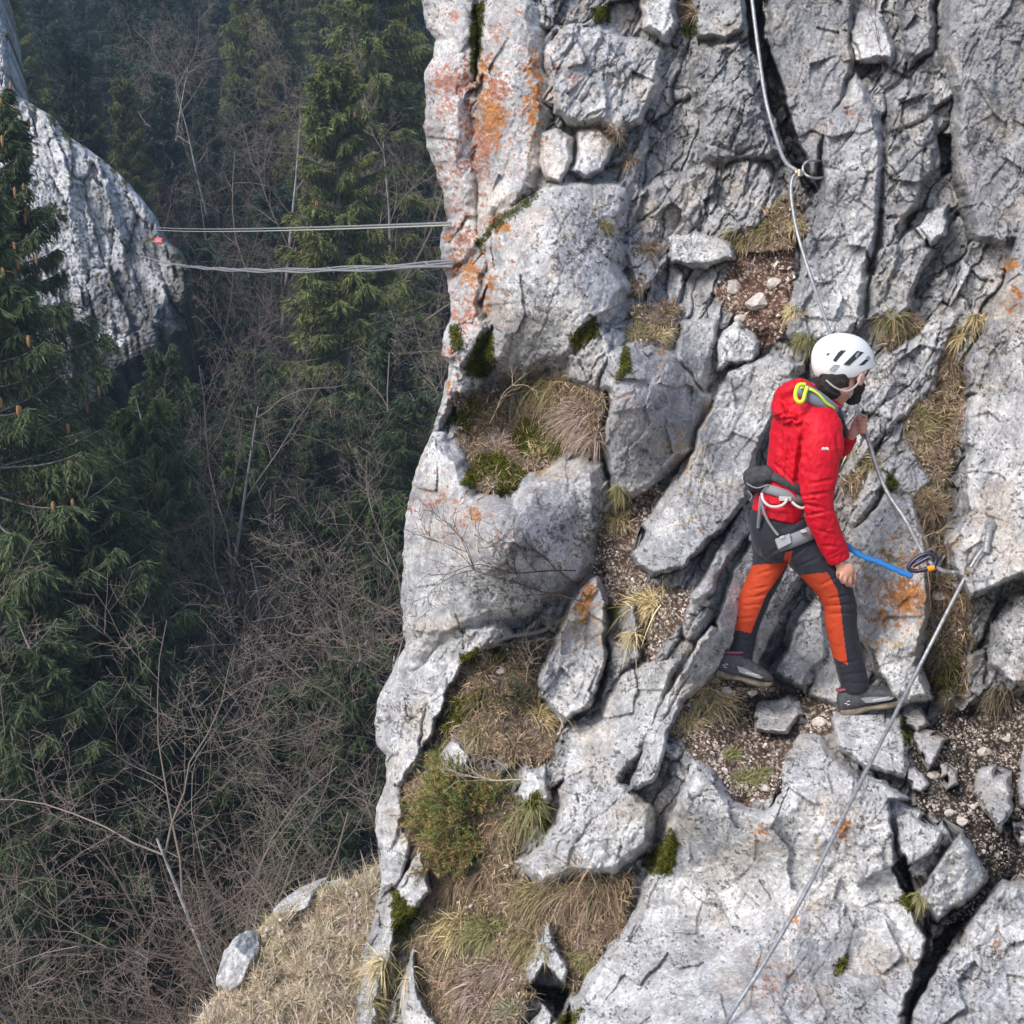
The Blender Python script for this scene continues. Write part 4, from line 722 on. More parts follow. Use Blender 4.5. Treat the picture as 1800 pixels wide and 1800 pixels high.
mb = MB(); ax_ = R.uniform(380, 700, 900); ay_ = R.uniform(1540, 1860, 900); ok = ax_ > np.interp(ay_, G[:, 1], G[:, 0]) + 15; ax_, ay_ = ax_[ok], ay_[ok]; n = len(ax_); Ds, _ = slope_D(ax_, ay_, np.full(n, 99.)); stones(mb, ax_, ay_, 1.5 + 4.5 * R.rand(n) ** 3, np.array([(.62, .54, .48)]) * (.7 + .5 * R.rand(n, 1)), R, 1.8, Ds)
tag(mb.build('slope_gravel', M_STONE, None, False), 'small pale stones scattered over the grassy slope below', 'gravel', None, 'stuff')
ML2 = [(1640,1366,11,'grey-pink stone beside the dark hollow under the pale block'),(1440,1272,13,'rough stone under the heel of the front boot'),(1410,1268,8,'small stone left of the front boot heel'),(1255,1196,10,'stone in the gravel under the heel of the rear boot'),(1278,1214,9,'white pebble below the rear boot'),(1322,1216,8,'pebble at the toe of the rear boot'),(1345,1386,8,'white stone beside the round green tuft'),(1668,1430,8,'pale stone on the dark soil above the kite-shaped rock'),(1712,1418,7,'bright white chip on the dark soil'),(1690,1446,10,'rounded stone in the middle of the lower trail'),(1730,1322,12,'stone pair in the upper part of the dark soil'),(1770,1300,9,'stone near the right edge above the upright stone'),
       (880,1180,7,'white pebble between two moss knobs'),(1238,1060,9,'narrow pale stone at the edge of the brown scree'),(1290,505,16,'pinkish broken rock in the red soil scar'),(1330,535,20,'largest pink rock of the red soil scar'),(1360,500,12,'small tan rock in the red soil scar'),(1300,560,10,'lowest pink stone of the red soil scar'),(1650,548,14,'white upright stone beside the wispy grass'),(1648,1048,13,'pale peg-shaped stone in the cleft behind the cable'),(1130,860,8,'white flake at the head of the brown scree'),(905,1400,8,'small white stone near the white gully block'),(1620,1600,16,'small pale block under the kite-shaped rock'),(1800,1475,8,'stone low at the right edge of the trail')]
for k, (sx_, sy_, sz_, lb) in enumerate(ML2):
    bm = bmesh.new(); bmesh.ops.create_icosphere(bm, subdivisions=3, radius=1); Rk = np.random.RandomState(900 + k); v = np.array([q.co[:] for q in bm.verts]); f = np.array([[q.index for q in p_.verts] for p_ in bm.faces]); bm.free()
    for _ in range(9):                       # chip flat faces off a ball
        nn = Rk.normal(size=3); nn /= np.linalg.norm(nn); h0 = .55 + .25 * Rk.rand(); dd = v @ nn; v = v - np.outer(np.maximum(dd - h0, 0), nn)
    v = v * [1.15, .9, .95] + .04 * noise3(v * 3 + k)[:, None] * v; D0 = surfD(sx_, sy_)[0]; s = sz_ * D0 / FPX; cc = np.repeat(np.array([[.52, .47, .43]]), len(v), 0) * (1 + .35 * fbm(v * 3 + k, 3))[:, None]
    V_ = P(sx_, sy_, D0)[None] + v * s - FW * s * .35 + np.array([0, 0, s * .1]); tag(npmesh('stone', V_, f, M_STONE, None, cc, False), lb, 'stone', 'small stones on the ledges')
# ---- juniper and twigs
def spray(mb, tb, root, tips, R, foliage, c1, c2, rr=.006, fl=.02):
    for tpx, tpy, lift in tips:
        p0 = P(*root); D1 = surfD(tpx, tpy)[0] - lift; p1 = P(tpx, tpy, D1); md = (p0 + p1) / 2 - FW * .05 + R.normal(size=3) * .03; pts = spline([p0, md, p1], 8); tube(tb, pts, np.linspace(rr, .002, 8), 4, np.array([.22, .17, .13]), cap=False)
        L_ = np.linalg.norm(p1 - p0); K = int(22 * L_ / .3) + 8
        for k in range(K):
            t = .25 + .75 * R.rand(); q = pts[min(int(t * 7), 6)] + R.normal(size=3) * .008; ax = (p1 - p0) / L_; dv = ax * .7 + R.normal(size=3) * .5 + np.array([0, 0, .25]); dv /= np.linalg.norm(dv); tl = .05 + .07 * R.rand()
            tube(tb, [q, q + dv * tl], [.0018, .001], 3, np.array([.24, .18, .13]), cap=False); n = foliage; u_ = R.rand(n)
            b = q + dv * (tl * u_)[:, None]; d = dv * .7 + R.normal(size=(n, 3)) * .55; d /= np.linalg.norm(d, axis=1)[:, None]; w_ = R.rand() ** 1.5; c = (np.array(c1) * (1 - w_) + np.array(c2) * w_) * (.6 + .8 * R.rand(n, 1)) * (.7 + .6 * u_[:, None]); blades(mb, b, d, fl * (.7 + .6 * R.rand(n)), np.full(n, .0038), np.zeros(n), c, 1)
Rj = np.random.RandomState(4)
def bush(name, label, cat, root, tips, fol, c1, c2, fl=.02):
    D0 = surfD(root[0], root[1])[0]; e = empty(name, tuple(P(root[0], root[1], D0)), label, cat); f = MB(); t = MB(); spray(f, t, (root[0], root[1], D0), tips, Rj, fol, c1, c2, .006, fl); t.build('stem', M_TWIG, e); f.build('foliage', M_NEED, e)
tips = [(765 + Rj.normal() * 40, 1412 + Rj.normal() * 32, .02 + .10 * Rj.rand()) for _ in range(30)] + [(775 + 8 * k, 1345 + 7 * k, .08) for k in range(-3, 4)] + [(835 + 10 * k, 1390 + Rj.normal() * 8, .06) for k in range(5)]
bush('juniper_bush', 'green juniper bush with browning tips hanging off the left side of the cliff', 'bush', (835, 1440), tips, 34, (.17, .26, .07), (.42, .29, .12))
bush('juniper_bush', 'brownish small juniper directly under the green one', 'bush', (830, 1470), [(790 + Rj.normal() * 22, 1490 + Rj.normal() * 24, .02 + .05 * Rj.rand()) for _ in range(22)], 26, (.24, .24, .08), (.42, .28, .13))
bush('herb', 'tiny blue-green plant in the upper grassy gully', 'plant', (915, 1225), [(915 + Rj.normal() * 8, 1222 + Rj.normal() * 8, .03) for _ in range(6)], 16, (.09, .15, .08), (.10, .16, .10), .014)
bush('herb', 'small dark green leafy plant under the junipers', 'plant', (812, 1520), [(812 + Rj.normal() * 9, 1518 + Rj.normal() * 7, .03) for _ in range(6)], 16, (.03, .11, .05), (.05, .14, .07), .016)
M_DTWIG = mat('dark_twig', attr=True, rough=.9)
def twig_spray(name, label, root, dir_px, seed, L_px, c, lv=3, lift=.05, r=.0035):
    R = np.random.RandomState(seed); mb = MB(); D0 = surfD(*root)[0] - lift
    def g(px, py, ang, L, r, k, D):
        n = 5; pts = []; a = ang
        for i in range(n + 1): pts.append((px, py, min(D - .006 * i, surfD(px, py)[0] - .015))); a += R.normal() * .16; px += math.cos(a) * L / n; py -= math.sin(a) * L / n
        w3 = np.array([P(*q) for q in pts]); tube(mb, spline(w3, 9), np.linspace(r, r * .45, 9), 4, np.array(c) * (.8 + .4 * R.rand()), cap=False)
        if k < lv:
            for j in range(4 if k else 6):
                i = R.randint(1, n + 1); g(pts[i][0], pts[i][1], a + R.choice([-1, 1]) * (.35 + .4 * R.rand()), L * (.35 + .3 * R.rand()), max(r * .6, .0012), k + 1, pts[i][2])
    g(root[0], root[1], dir_px, L_px, r, 0, D0); tag(mb.build(name, M_DTWIG), label, 'twig', 'leafless twigs on the cliff')
twig_spray('bare_twig', 'dark leafless twig reaching left over the smooth grey bulge, upper of two', (1012, 1003), 2.85, 3, 170, (.10, .075, .065)); twig_spray('bare_twig', 'dark leafless twig reaching left over the smooth grey bulge, lower of two', (1025, 1058), 2.85, 4, 200, (.10, .075, .065))
twig_spray('bare_twig', 'pale dead twig forking on the middle grass ledge', (860, 745), 1.1, 6, 80, (.46, .38, .29), 2, .06); twig_spray('bare_twig', 'pale dead twig lying over the juniper', (925, 1372), 3.05, 8, 120, (.50, .42, .34), 2, .05)
twig_spray('bare_twig', 'pale dry twig standing in the upper grassy gully', (925, 1200), 1.5, 9, 60, (.46, .38, .29), 2, .05, .0022); twig_spray('bare_twig', 'thin dark twig hanging across the keystone rock at the top', (1560, 150), 1.75, 12, 190, (.13, .10, .10), 1, .06, .003)
mb = MB(); pts = spline([P(a, b, surfD(a, b)[0] - .03) for a, b in ((862, 1128), (900, 1118), (950, 1110), (985, 1092), (1005, 1085))], 16); tube(mb, pts, np.linspace(.006, .020, 16), 6, (.30, .27, .24)); pts = spline([P(a, b, surfD(a, b)[0] - .03) for a, b in ((840, 1132), (890, 1133), (960, 1122))], 12); tube(mb, pts, np.linspace(.004, .010, 12), 5, (.30, .27, .24)); tag(mb.build('root', M_DTWIG), 'grey weathered root lying under the smooth bulge', 'root')
# rocks on the rim of the grassy slope
def chip_rock(cx, cy, w_, h_, D0, dep, seed, name, label, tilt=0.):
    bm = bmesh.new(); bmesh.ops.create_icosphere(bm, subdivisions=5, radius=1); v = np.array([q.co[:] for q in bm.verts]); f = np.array([[q.index for q in p_.verts] for p_ in bm.faces]); bm.free(); Rk = np.random.RandomState(seed)
    for _ in range(16): nn = Rk.normal(size=3); nn /= np.linalg.norm(nn); h0 = .55 + .25 * Rk.rand(); dd = v @ nn; v = v - np.outer(np.maximum(dd - h0, 0), nn)
    nz = fbm(v * 2.2 + seed, 5, .6); v = v * (1 + .10 * nz[:, None]); cc = mix(np.repeat(np.array([[.36, .365, .38]]), len(v), 0), np.array([.60, .60, .60]), sstep(-.4, .5, fbm(v * 5 + 3, 4, .7))); ca, sa = math.cos(tilt), math.sin(tilt); X_ = v[:, 0] * w_; Z_ = v[:, 2] * h_; X_, Z_ = ca * X_ - sa * Z_, sa * X_ + ca * Z_
    k = D0 / FPX; V_ = P(cx, cy, D0)[None] + RT * (X_ * k)[:, None] + UP * (Z_ * k)[:, None] + FW * (v[:, 1] * dep)[:, None]; tag(npmesh(name, V_, f, M_ROCK, None, cc), label, 'rock', 'rocks on the rim of the slope')
chip_rock(424, 1698, 34, 62, 12.05, .5, 5, 'rock', 'grey upright rock on the rim of the grassy slope', -.25); chip_rock(528, 1580, 66, 12, 12.6, .4, 8, 'rock', 'low pale rock rib at the top rim of the grassy slope', .5); chip_rock(592, 1564, 34, 10, 12.7, .3, 9, 'rock', 'small pale rock at the very top of the grassy slope', .1)
# ================================================================== CABLES
M_STEEL = mat('galvanised_steel', (.33, .34, .35), .5, metal=.45, noise=(60, .75, 1.2), spec=.5)
M_SDARK = mat('dark_steel', (.10, .10, .105), .5, metal=.6)
M_BRASS = mat('clamp_metal', (.50, .42, .33), .45, metal=.7, noise=(80, .7, 1.2))
def rope(mb, pts, r, n=500, k=12, strands=6, pitch=.09, c=(1, 1, 1)):
    p = spline(pts, n); t = np.gradient(p, axis=0); t /= np.linalg.norm(t, axis=1)[:, None]; s = np.concatenate([[0], np.cumsum(np.linalg.norm(np.diff(p, axis=0), axis=1))]); a = np.cross(t, FW); a /= np.linalg.norm(a, axis=1)[:, None]; b = np.cross(t, a)
    an = np.arange(k) / k * 2 * np.pi; ph = s[:, None] / pitch * 2 * np.pi; rr = r * (1 + .13 * np.cos(strands * (an[None] - ph)))
    V = (p[:, None] + a[:, None] * (rr * np.cos(an))[..., None] + b[:, None] * (rr * np.sin(an))[..., None]).reshape(-1, 3); i = np.arange(n - 1)[:, None] * k; j = np.arange(k)[None]; F = np.stack([i + j, i + (j + 1) % k, i + k + (j + 1) % k, i + k + j], -1).reshape(-1, 4)
    mb.add(V, F, c)
def fr(px, py, D=99, lift=.03): return P(px, py, min(D, surfD(px, py)[0] - lift))
mb = MB(); rope(mb, [fr(1318, -30, 7.5), fr(1322, 0, 7.5), fr(1332, 80, 7.45), fr(1345, 170, 7.4), fr(1362, 235, 7.3), fr(1380, 283, 7.1), P(1405, 303, 7.0)], .010, 300); tag(mb.build('steel_cable', M_STEEL), 'steel cable coming down beside the black crack to the looped anchor', 'cable', 'via ferrata cables')
HANDD = 5.92
mb = MB(); rope(mb, [P(1408, 304, 6.99), P(1394, 312, 6.98), fr(1391, 345, 6.95), fr(1402, 410, 6.9), fr(1428, 495, 6.8), fr(1462, 592, 6.5), fr(1482, 645, 6.3), fr(1500, 700, 6.12), P(1518, 748, HANDD), P(1552, 850, 5.86), P(1592, 915, 5.76), P(1626, 978, 5.62), fr(1655, 1002, 5.60), fr(1680, 1006, 5.6), fr(1703, 1004, 5.6)], .0085, 900)
tag(mb.build('steel_cable', M_STEEL), 'steel cable passing behind the helmet and through the climber\'s raised hand', 'cable', 'via ferrata cables')
mb = MB(); rope(mb, [fr(1738, 952, 5.6), fr(1703, 1003, 5.56, .035), fr(1612, 1180, 5.45, .05), fr(1500, 1400, 5.0, .03), fr(1420, 1560, 4.75, .03), fr(1345, 1690, 4.6, .03), fr(1280, 1790, 4.5, .03), fr(1240, 1865, 4.45, .03)], .0074, 900, pitch=.09); tag(mb.build('steel_cable', M_STEEL), 'thick steel cable slanting down over the foreground slab from the bolt', 'cable', 'via ferrata cables')
e = empty('cable_anchor', tuple(fr(1445, 298)), 'curled pigtail anchor in the rock left of the pale spike', 'anchor', 'cable anchors'); mb = MB(); a0 = surfD(1446, 300)[0]; tube(mb, spline([P(1452, 312, a0 + .03), P(1430, 313, 6.98), P(1414, 305, 6.97), P(1412, 292, 6.98), P(1422, 283, 6.98), P(1440, 283, a0 - .02), P(1452, 285, a0 + .06)], 40), .007, 8, (1, 1, 1)); mb.build('rod', M_STEEL, e)
mb = MB(); tube(mb, [P(1398, 303, 6.97), P(1404, 304, 6.965), P(1411, 305, 6.97)], [.013, .017, .013], 10); tube(mb, [P(1405, 298, 6.95), P(1405, 310, 6.95)], .010, 8); mb.build('clamp', M_BRASS, e)
e = empty('cable_anchor', tuple(fr(1740, 930)), 'threaded anchor bolt holding the slanting cable on the right boulder', 'anchor', 'cable anchors'); a0 = surfD(1740, 925)[0]; mb = MB(); p = spline([P(1741, 916, a0 + .05), P(1739, 930, a0 - .04), P(1735, 955, a0 - .09), P(1733, 972, a0 - .10)], 60); rd = .0135 * (1 + .06 * np.sign(np.sin(np.arange(60) * 1.6))); tube(mb, p, rd, 12); tube(mb, [P(1741, 921, a0 - .01), P(1740, 926, a0 - .035)], .022, 12); mb.build('rod', M_STEEL, e)
mb = MB(); c0 = P(1702, 1003, fr(1703, 1004, 5.6) @ FW - .02); mb_p = [c0 + RT * -.012, c0 + RT * .014]; tube(mb, mb_p, .016, 8); tube(mb, [c0 + UP * -.02 + RT * .01, c0 + UP * .014], .008, 6); tube(mb, [c0 + RT * .02 + UP * -.015, c0 + RT * .03 + UP * -.02], .007, 6); mb.build('clamp', M_BRASS, e)
# bridge of cables over the gorge
def span(A, B, sag, n=80): t = np.linspace(0, 1, n); return A[None] * (1 - t)[:, None] + B[None] * t[:, None] - np.array([0, 0, 1.])[None] * (4 * sag * t * (1 - t))[:, None]
A1, B1 = P(276, 400, 32.0), P(792, 392, 8.0); mb = MB(); tube(mb, span(A1, B1, .035), .0085, 6); tag(mb.build('bridge_cable', M_STEEL), 'upper thin hand cable spanning the gorge in front of the forest', 'cable', 'cables of the cable bridge')
mb = MB(); tube(mb, span(P(276, 404.5, 32.0), P(792, 396, 7.9), .035), .0055, 6); tag(mb.build('bridge_cable', mat('weathered_cable', (.42, .42, .36), .6)), 'second hand cable just beneath the upper one', 'cable', 'cables of the cable bridge')
mb = MB(); A2, B2 = P(250, 450, 31.5), P(795, 464, 7.95); base_s = span(A2, B2, .15, 400); tt = np.linspace(0, 1, 400); kk = sstep(0, .6, tt)
for q in range(4):
    off = (q - 1.5) * .010; pp = base_s + np.array([0, 0, 1.])[None] * (off * kk + .006 * np.sin(tt * 60 + q * 1.7))[:, None] + RT * (.02 * (q - 1.5)) * .2; tube(mb, pp, .0075, 6)
for t0 in np.linspace(.35, .98, 17):
    i = int(t0 * 399); c0 = base_s[i]; d_ = base_s[min(i + 1, 399)] - base_s[i - 1]; d_ /= np.linalg.norm(d_); tube(mb, [c0 + np.array([0, 0, .024]) - d_ * .12, c0 + np.array([0, 0, -.022]) + d_ * .12], .006, 5)
tag(mb.build('foot_cable', M_STEEL), 'lower bundle of twisted foot cables with short ties, sagging over the gorge', 'cable', 'cables of the cable bridge')
e = empty('warning_sign', tuple(P(279, 423, 31.2)), 'tiny red plate on the far rock between the bridge cables', 'sign'); mb = MB(); k_ = 31.2 / FPX
def box(mb, c, hx, hy, hz, col=(1, 1, 1), ax=(RT, FW, UP)):
    s = np.array([(-1, -1, -1), (1, -1, -1), (1, 1, -1), (-1, 1, -1), (-1, -1, 1), (1, -1, 1), (1, 1, 1), (-1, 1, 1)], float); V = np.asarray(c) + s[:, :1] * hx * ax[0] + s[:, 1:2] * hy * ax[1] + s[:, 2:] * hz * ax[2]
    mb.add(V, [(0, 3, 2, 1), (4, 5, 6, 7), (0, 1, 5, 4), (1, 2, 6, 5), (2, 3, 7, 6), (3, 0, 4, 7)], col)
cS = P(279, 423, 31.2); box(mb, cS, 7 * k_, .03, 5 * k_); mb.build('plate', mat('red_plate', (.62, .05, .07), .5), e, False); mb = MB()
for q in (-2.2, 0, 2.2): box(mb, cS - FW * .035 + UP * q * k_, 5 * k_, .006, .45 * k_)
mb.build('lettering', mat('white_print', (.7, .6, .6), .6), e, False)
tag_o = [o_ for o_ in COL.objects if o_.get('category') == 'sign']
# ================================================================== THE CLIMBER
def Q(px, py, dd=0.): return P(px, py, 6.05 - .00055 * (1230 - np.asarray(py, float)) + np.asarray(dd, float))
PXM = 2400 / 5.85          # photo pixels per metre at the climber
def loft(mb, st, k=28, n=None, sq=.92, c=None, m=0):
    """stations: px, py, depth offset, half width px, half depth m"""
    s = np.array(st, float); n = n or len(s) * 5; q = spline(s, n); pts = Q(q[:, 0], q[:, 1], q[:, 2]); tube(mb, pts, np.stack([q[:, 3] / PXM, q[:, 4]], 1), k, c, m, True, sq, FW)
def ellip(mb, c, r, ax=(RT, FW, UP), col=None, m=0, seg=20):
    u_ = np.linspace(0, np.pi, seg // 2 + 1)[1:-1]; v_ = np.arange(seg) / seg * 2 * np.pi; g = np.stack([np.sin(u_)[:, None] * np.cos(v_), np.sin(u_)[:, None] * np.sin(v_), np.cos(u_)[:, None] * np.ones(seg)], -1).reshape(-1, 3)
    V = np.vstack([[0, 0, 1], g, [0, 0, -1]]) * np.array(r); V = np.asarray(c) + V @ np.array(ax); rows = seg // 2 - 1; i = 1 + np.arange(rows - 1)[:, None] * seg; j = np.arange(seg)[None]; q = np.stack([i + j, i + seg + j, i + seg + (j + 1) % seg, i + (j + 1) % seg], -1).reshape(-1, 4)
    jj = np.arange(seg); t = np.vstack([np.stack([0 * jj, 1 + jj, 1 + (jj + 1) % seg], 1), np.stack([0 * jj + len(V) - 1, 1 + (rows - 1) * seg + (jj + 1) % seg, 1 + (rows - 1) * seg + jj], 1)])
    mb.add(V, q, col, m); mb.F.setdefault(3, []).append(t + mb.n - len(V)); mb.M.setdefault(3, []).append(np.full(len(t), m))
def fuse(mb, voxel, smooth=4):
    """union of the pieces as one skin"""
    o = mb.build('tmp', bpy.data.materials.new('tmp')); md = o.modifiers.new('r', 'REMESH'); md.mode = 'VOXEL'; md.voxel_size = voxel; md.adaptivity = 0
    if smooth: sm = o.modifiers.new('s', 'SMOOTH'); sm.factor = .5; sm.iterations = smooth
    dg = bpy.context.evaluated_depsgraph_get(); dg.update(); ev = o.evaluated_get(dg); me = ev.to_mesh(); n = len(me.vertices)
    v = np.empty(n * 3, np.float32); me.vertices.foreach_get('co', v); nv = np.empty(n * 3, np.float32); me.vertices.foreach_get('normal', nv); nf = len(me.polygons); lt = np.empty(nf, np.int32); me.polygons.foreach_get('loop_total', lt)
    li = np.empty(len(me.loops), np.int32); me.loops.foreach_get('vertex_index', li); assert (lt == 4).all(); f = li.reshape(-1, 4).copy(); ev.to_mesh_clear(); bpy.data.objects.remove(o)
    return v.reshape(-1, 3).astype(float), nv.reshape(-1, 3).astype(float), f
def topx(v):
    r = v @ RT; f = v @ FW; u_ = v @ UP; return 900 + FPX * r / f, 900 - FPX * u_ / f
person = empty('person', tuple(Q(1400, 1235, 0)), 'climber in red jacket, white helmet and black and orange trousers, gripping the steel cable', 'person')
FABN = dict(rough=.6, spec=.25, sheen=.03)
M_RED = mat('red_shell', (.52, .004, .018), bump=(260, .12, .002), noise=(5, .93, 1.06), **FABN)
M_BLK = mat('black_softshell', (.020, .021, .030), .75, bump=(240, .15, .002), spec=.3, sheen=.1); M_ORG = mat('orange_softshell', (.44, .050, .014), .75, bump=(240, .15, .002), spec=.3)
M_SKIN = mat('skin', (.52, .27, .20), .5, noise=(14, .88, 1.1), bump=(90, .15, .002), trans=.12)
M_HAIR = mat('dark_hair', (.018, .014, .012), .7, noise=(160, .5, 1.6), bump=(140, .8, .006)); M_WHITE = mat('white_shell', (.80, .82, .82), .35, spec=.5)
M_VENT = mat('dark_foam', (.035, .037, .045), .8); M_VENTG = mat('grey_foam', (.30, .33, .36), .8); M_GREY = mat('grey_webbing', (.20, .21, .23), .75, bump=(300, .3, .002)); M_DGREY = mat('charcoal_fabric', (.045, .045, .05), .85, noise=(30, .8, 1.3), bump=(60, .5, .008))
M_LOOP = mat('pale_webbing', (.55, .53, .52), .6); M_NEON = mat('neon_yellow_cord', (.62, .78, .06), .6); M_COLLAR = mat('blue_grey_lining', (.17, .20, .25), .8, bump=(80, .3, .004)); M_BLUE = mat('blue_webbing', (.008, .12, .36), .65, bump=(200, .3, .002))
# ---- jacket
TORSO = [(1446,682,0,22,.09),(1437,702,0,36,.13),(1427,722,0,52,.165),(1420,745,0,60,.18),(1416,775,0,61,.175),(1409,805,0,59,.165),(1397,838,0,52,.15),(1382,864,0,44,.135),(1372,884,0,44,.135),(1366,905,0,45,.14)]
ARM_R = [(1436,728,-.10,28,.06),(1444,750,-.155,33,.065),(1445,785,-.19,34,.065),(1440,825,-.20,32,.062),(1436,862,-.205,28,.058),(1438,892,-.205,26,.054),(1449,925,-.20,24,.050),(1462,955,-.19,22,.046),(1472,977,-.185,20,.040),(1476,986,-.185,17,.036)]
ARM_L = [(1452,735,.10,26,.06),(1466,765,.16,26,.06),(1478,785,.17,20,.05),(1488,777,.15,15,.042),(1495,766,.125,13,.038)]
j = MB(); loft(j, TORSO); loft(j, ARM_R); loft(j, ARM_L)
ellip(j, Q(1393, 706, .02), (34 / PXM, .13, 34 / PXM)); loft(j, [(1366,722,.03,10,.08),(1385,738,-.02,16,.13),(1410,738,-.04,14,.14),(1428,722,-.04,10,.13)], 20); loft(j, [(1384,690,.02,16,.10),(1402,684,0,17,.11),(1420,694,0,18,.11),(1440,708,0,18,.12),(1460,722,0,18,.12)], 20)
v, nv, f = fuse(j, .0052, 10); px_, py_ = topx(v)
def wr(a, b, s): return fbm(np.stack([a / s, b / s, v @ FW * 6], 1), 3)
dw = .0035 * wr(px_, py_, 26) + .0015 * wr(px_, py_, 9)
AMP = 1.25
def fold(ax, ay, bx, by, w_, amp):      # a crease running from a to b
    global dw
    w_ = w_ * .8; amp = amp * AMP
    t = np.clip(((px_ - ax) * (bx - ax) + (py_ - ay) * (by - ay)) / ((bx - ax) ** 2 + (by - ay) ** 2), 0, 1); d = np.hypot(px_ - ax - t * (bx - ax), py_ - ay - t * (by - ay)) + 2 * noise3(np.stack([px_ / 12, py_ / 12, px_ * 0], 1)); dw = dw - amp * np.exp(-(d / w_) ** 2) * (.4 + .6 * np.sin(np.pi * np.clip(t, .05, .95))) + .3 * amp * np.exp(-((d - w_ * 2.0) / w_) ** 2) * np.sin(np.pi * t) ** .5
near = (v @ FW) < (Q(1410, 800) @ FW) + .02
for a in [(1408,775,1400,845,4,.022),(1400,845,1412,905,4,.018),(1408,770,1425,742,4,.010),(1368,738,1412,735,3,.012),(1385,745,1425,722,3,.010),(1360,700,1372,745,3,.008),(1362,830,1402,868,3,.006),(1358,812,1398,850,3,.006),(1352,838,1390,872,3,.006),(1375,760,1372,830,4,.007),(1388,770,1380,845,3,.006),(1364,760,1356,820,3,.006),
          (1410,872,1455,866,3.5,.007),(1412,886,1452,894,3.5,.008),(1418,906,1458,898,3,.006),(1424,850,1466,842,3,.004),(1434,930,1466,940,3,.004),(1445,958,1476,962,3,.005),(1325,888,1400,893,3,.005),(1340,882,1330,902,3,.005),(1470,760,1476,820,4,.006),(1396,665,1418,700,3,.008),(1420,800,1418,845,3,.005),(1395,720,1360,735,2.5,.007)]: fold(*a)
AMP = 1
for a in [(1410,742,1404,800,1.3,.004),(1404,800,1410,845,1.3,.004),(1412,740,1440,712,1.3,.004),(1440,712,1466,728,1.3,.004),(1474,800,1462,860,1.2,.003),(1322,900,1408,905,1.4,.003),(1457,985,1486,971,1.4,.004),(1454,976,1483,963,1.4,.003),(1372,800,1392,835,1.5,.004),(1362,790,1400,825,1.5,.004),(1358,825,1380,800,1.5,.004),(1416,872,1440,882,1.6,.006),(1412,880,1436,876,1.6,.006),(1428,908,1462,915,1.5,.004),(1440,935,1466,925,1.5,.004),(1375,712,1390,740,1.5,.006),(1368,726,1400,748,1.5,.006),(1400,730,1420,726,1.5,.005)]: fold(*a)
dw = dw + .0022 * fbm(np.stack([px_ / 16, py_ / 30, px_ * 0 + 5], 1), 3, .6, True)
v = v + nv * (dw * near + .4 * dw * ~near)[:, None]; jk = npmesh('jacket', v, f, M_RED, person)
# sleeve logo, zip garage on the cuff
mb = MB(); sfx = lambda px, py, lift: Q(px, py, -.19 - .066 - lift)
def flat(mb, pts, dd, th=.003, col=(1, 1, 1)):
    a = np.array([Q(p[0], p[1], dd) for p in pts]); b = a + FW * th; n = len(a); i = np.arange(n); mb.add(np.vstack([a, b]), np.stack([i, (i + 1) % n, (i + 1) % n + n, i + n], 1), col); k = np.arange(1, n - 1); mb.add(np.vstack([a, b]), np.vstack([np.stack([0 * k, k + 1, k], 1), np.stack([0 * k + n, k + n, k + 1 + n], 1)]), col)
flat(mb, [(1444,791),(1446,786),(1449,786),(1450.3,788.2),(1452,786),(1455,786),(1457.5,791),(1454.5,791),(1453.5,788.8),(1451.5,790.4),(1449,788.8),(1447.6,791)], -.262, .01); mb.build('sleeve_emblem', mat('white_print_cloth', (.8, .78, .78), .6), jk, False)
# collar, loop and shoulder strap
mb = MB(); loft(mb, [(1404,684,-.06,9,.03),(1417,690,-.115,13,.03),(1434,700,-.135,14,.03),(1452,711,-.13,12,.03),(1468,722,-.10,9,.03),(1478,730,-.05,6,.03)], 14); loft(mb, [(1408,678,.02,10,.09),(1430,688,.02,14,.10),(1455,704,.02,14,.10),(1470,716,.02,10,.09)], 16); cv, cn, cf = fuse(mb, .007, 3); col_ = npmesh('collar', cv, cf, M_COLLAR, person)
mb = MB(); tube(mb, Q(*spline([(1408,682,-.125),(1424,684,-.163),(1440,694,-.170),(1452,708,-.165),(1464,716,-.15),(1476,726,-.10)], 24).T), .0055, 6); mb.build('piping', M_NEON, col_)
mb = MB(); L_ = [(1415,676,-.15),(1404,677,-.16),(1399,688,-.17),(1399,700,-.175),(1405,707,-.178),(1412,703,-.175),(1415,692,-.17),(1419,680,-.16)]; tube(mb, Q(*spline(L_, 40).T), .0085, 8); mb.build('cord_loop', M_NEON, person)
mb = MB(); tube(mb, Q(*spline([(1472,718,-.12),(1478,736,-.12),(1483,752,-.10),(1487,766,-.06)], 16).T), [.012] * 16, 8, sq=.7); tube(mb, Q(*spline([(1474,716,-.135),(1480,732,-.135),(1485,750,-.11)], 12).T), .004, 6); mb.build('strap', M_BLK, person)
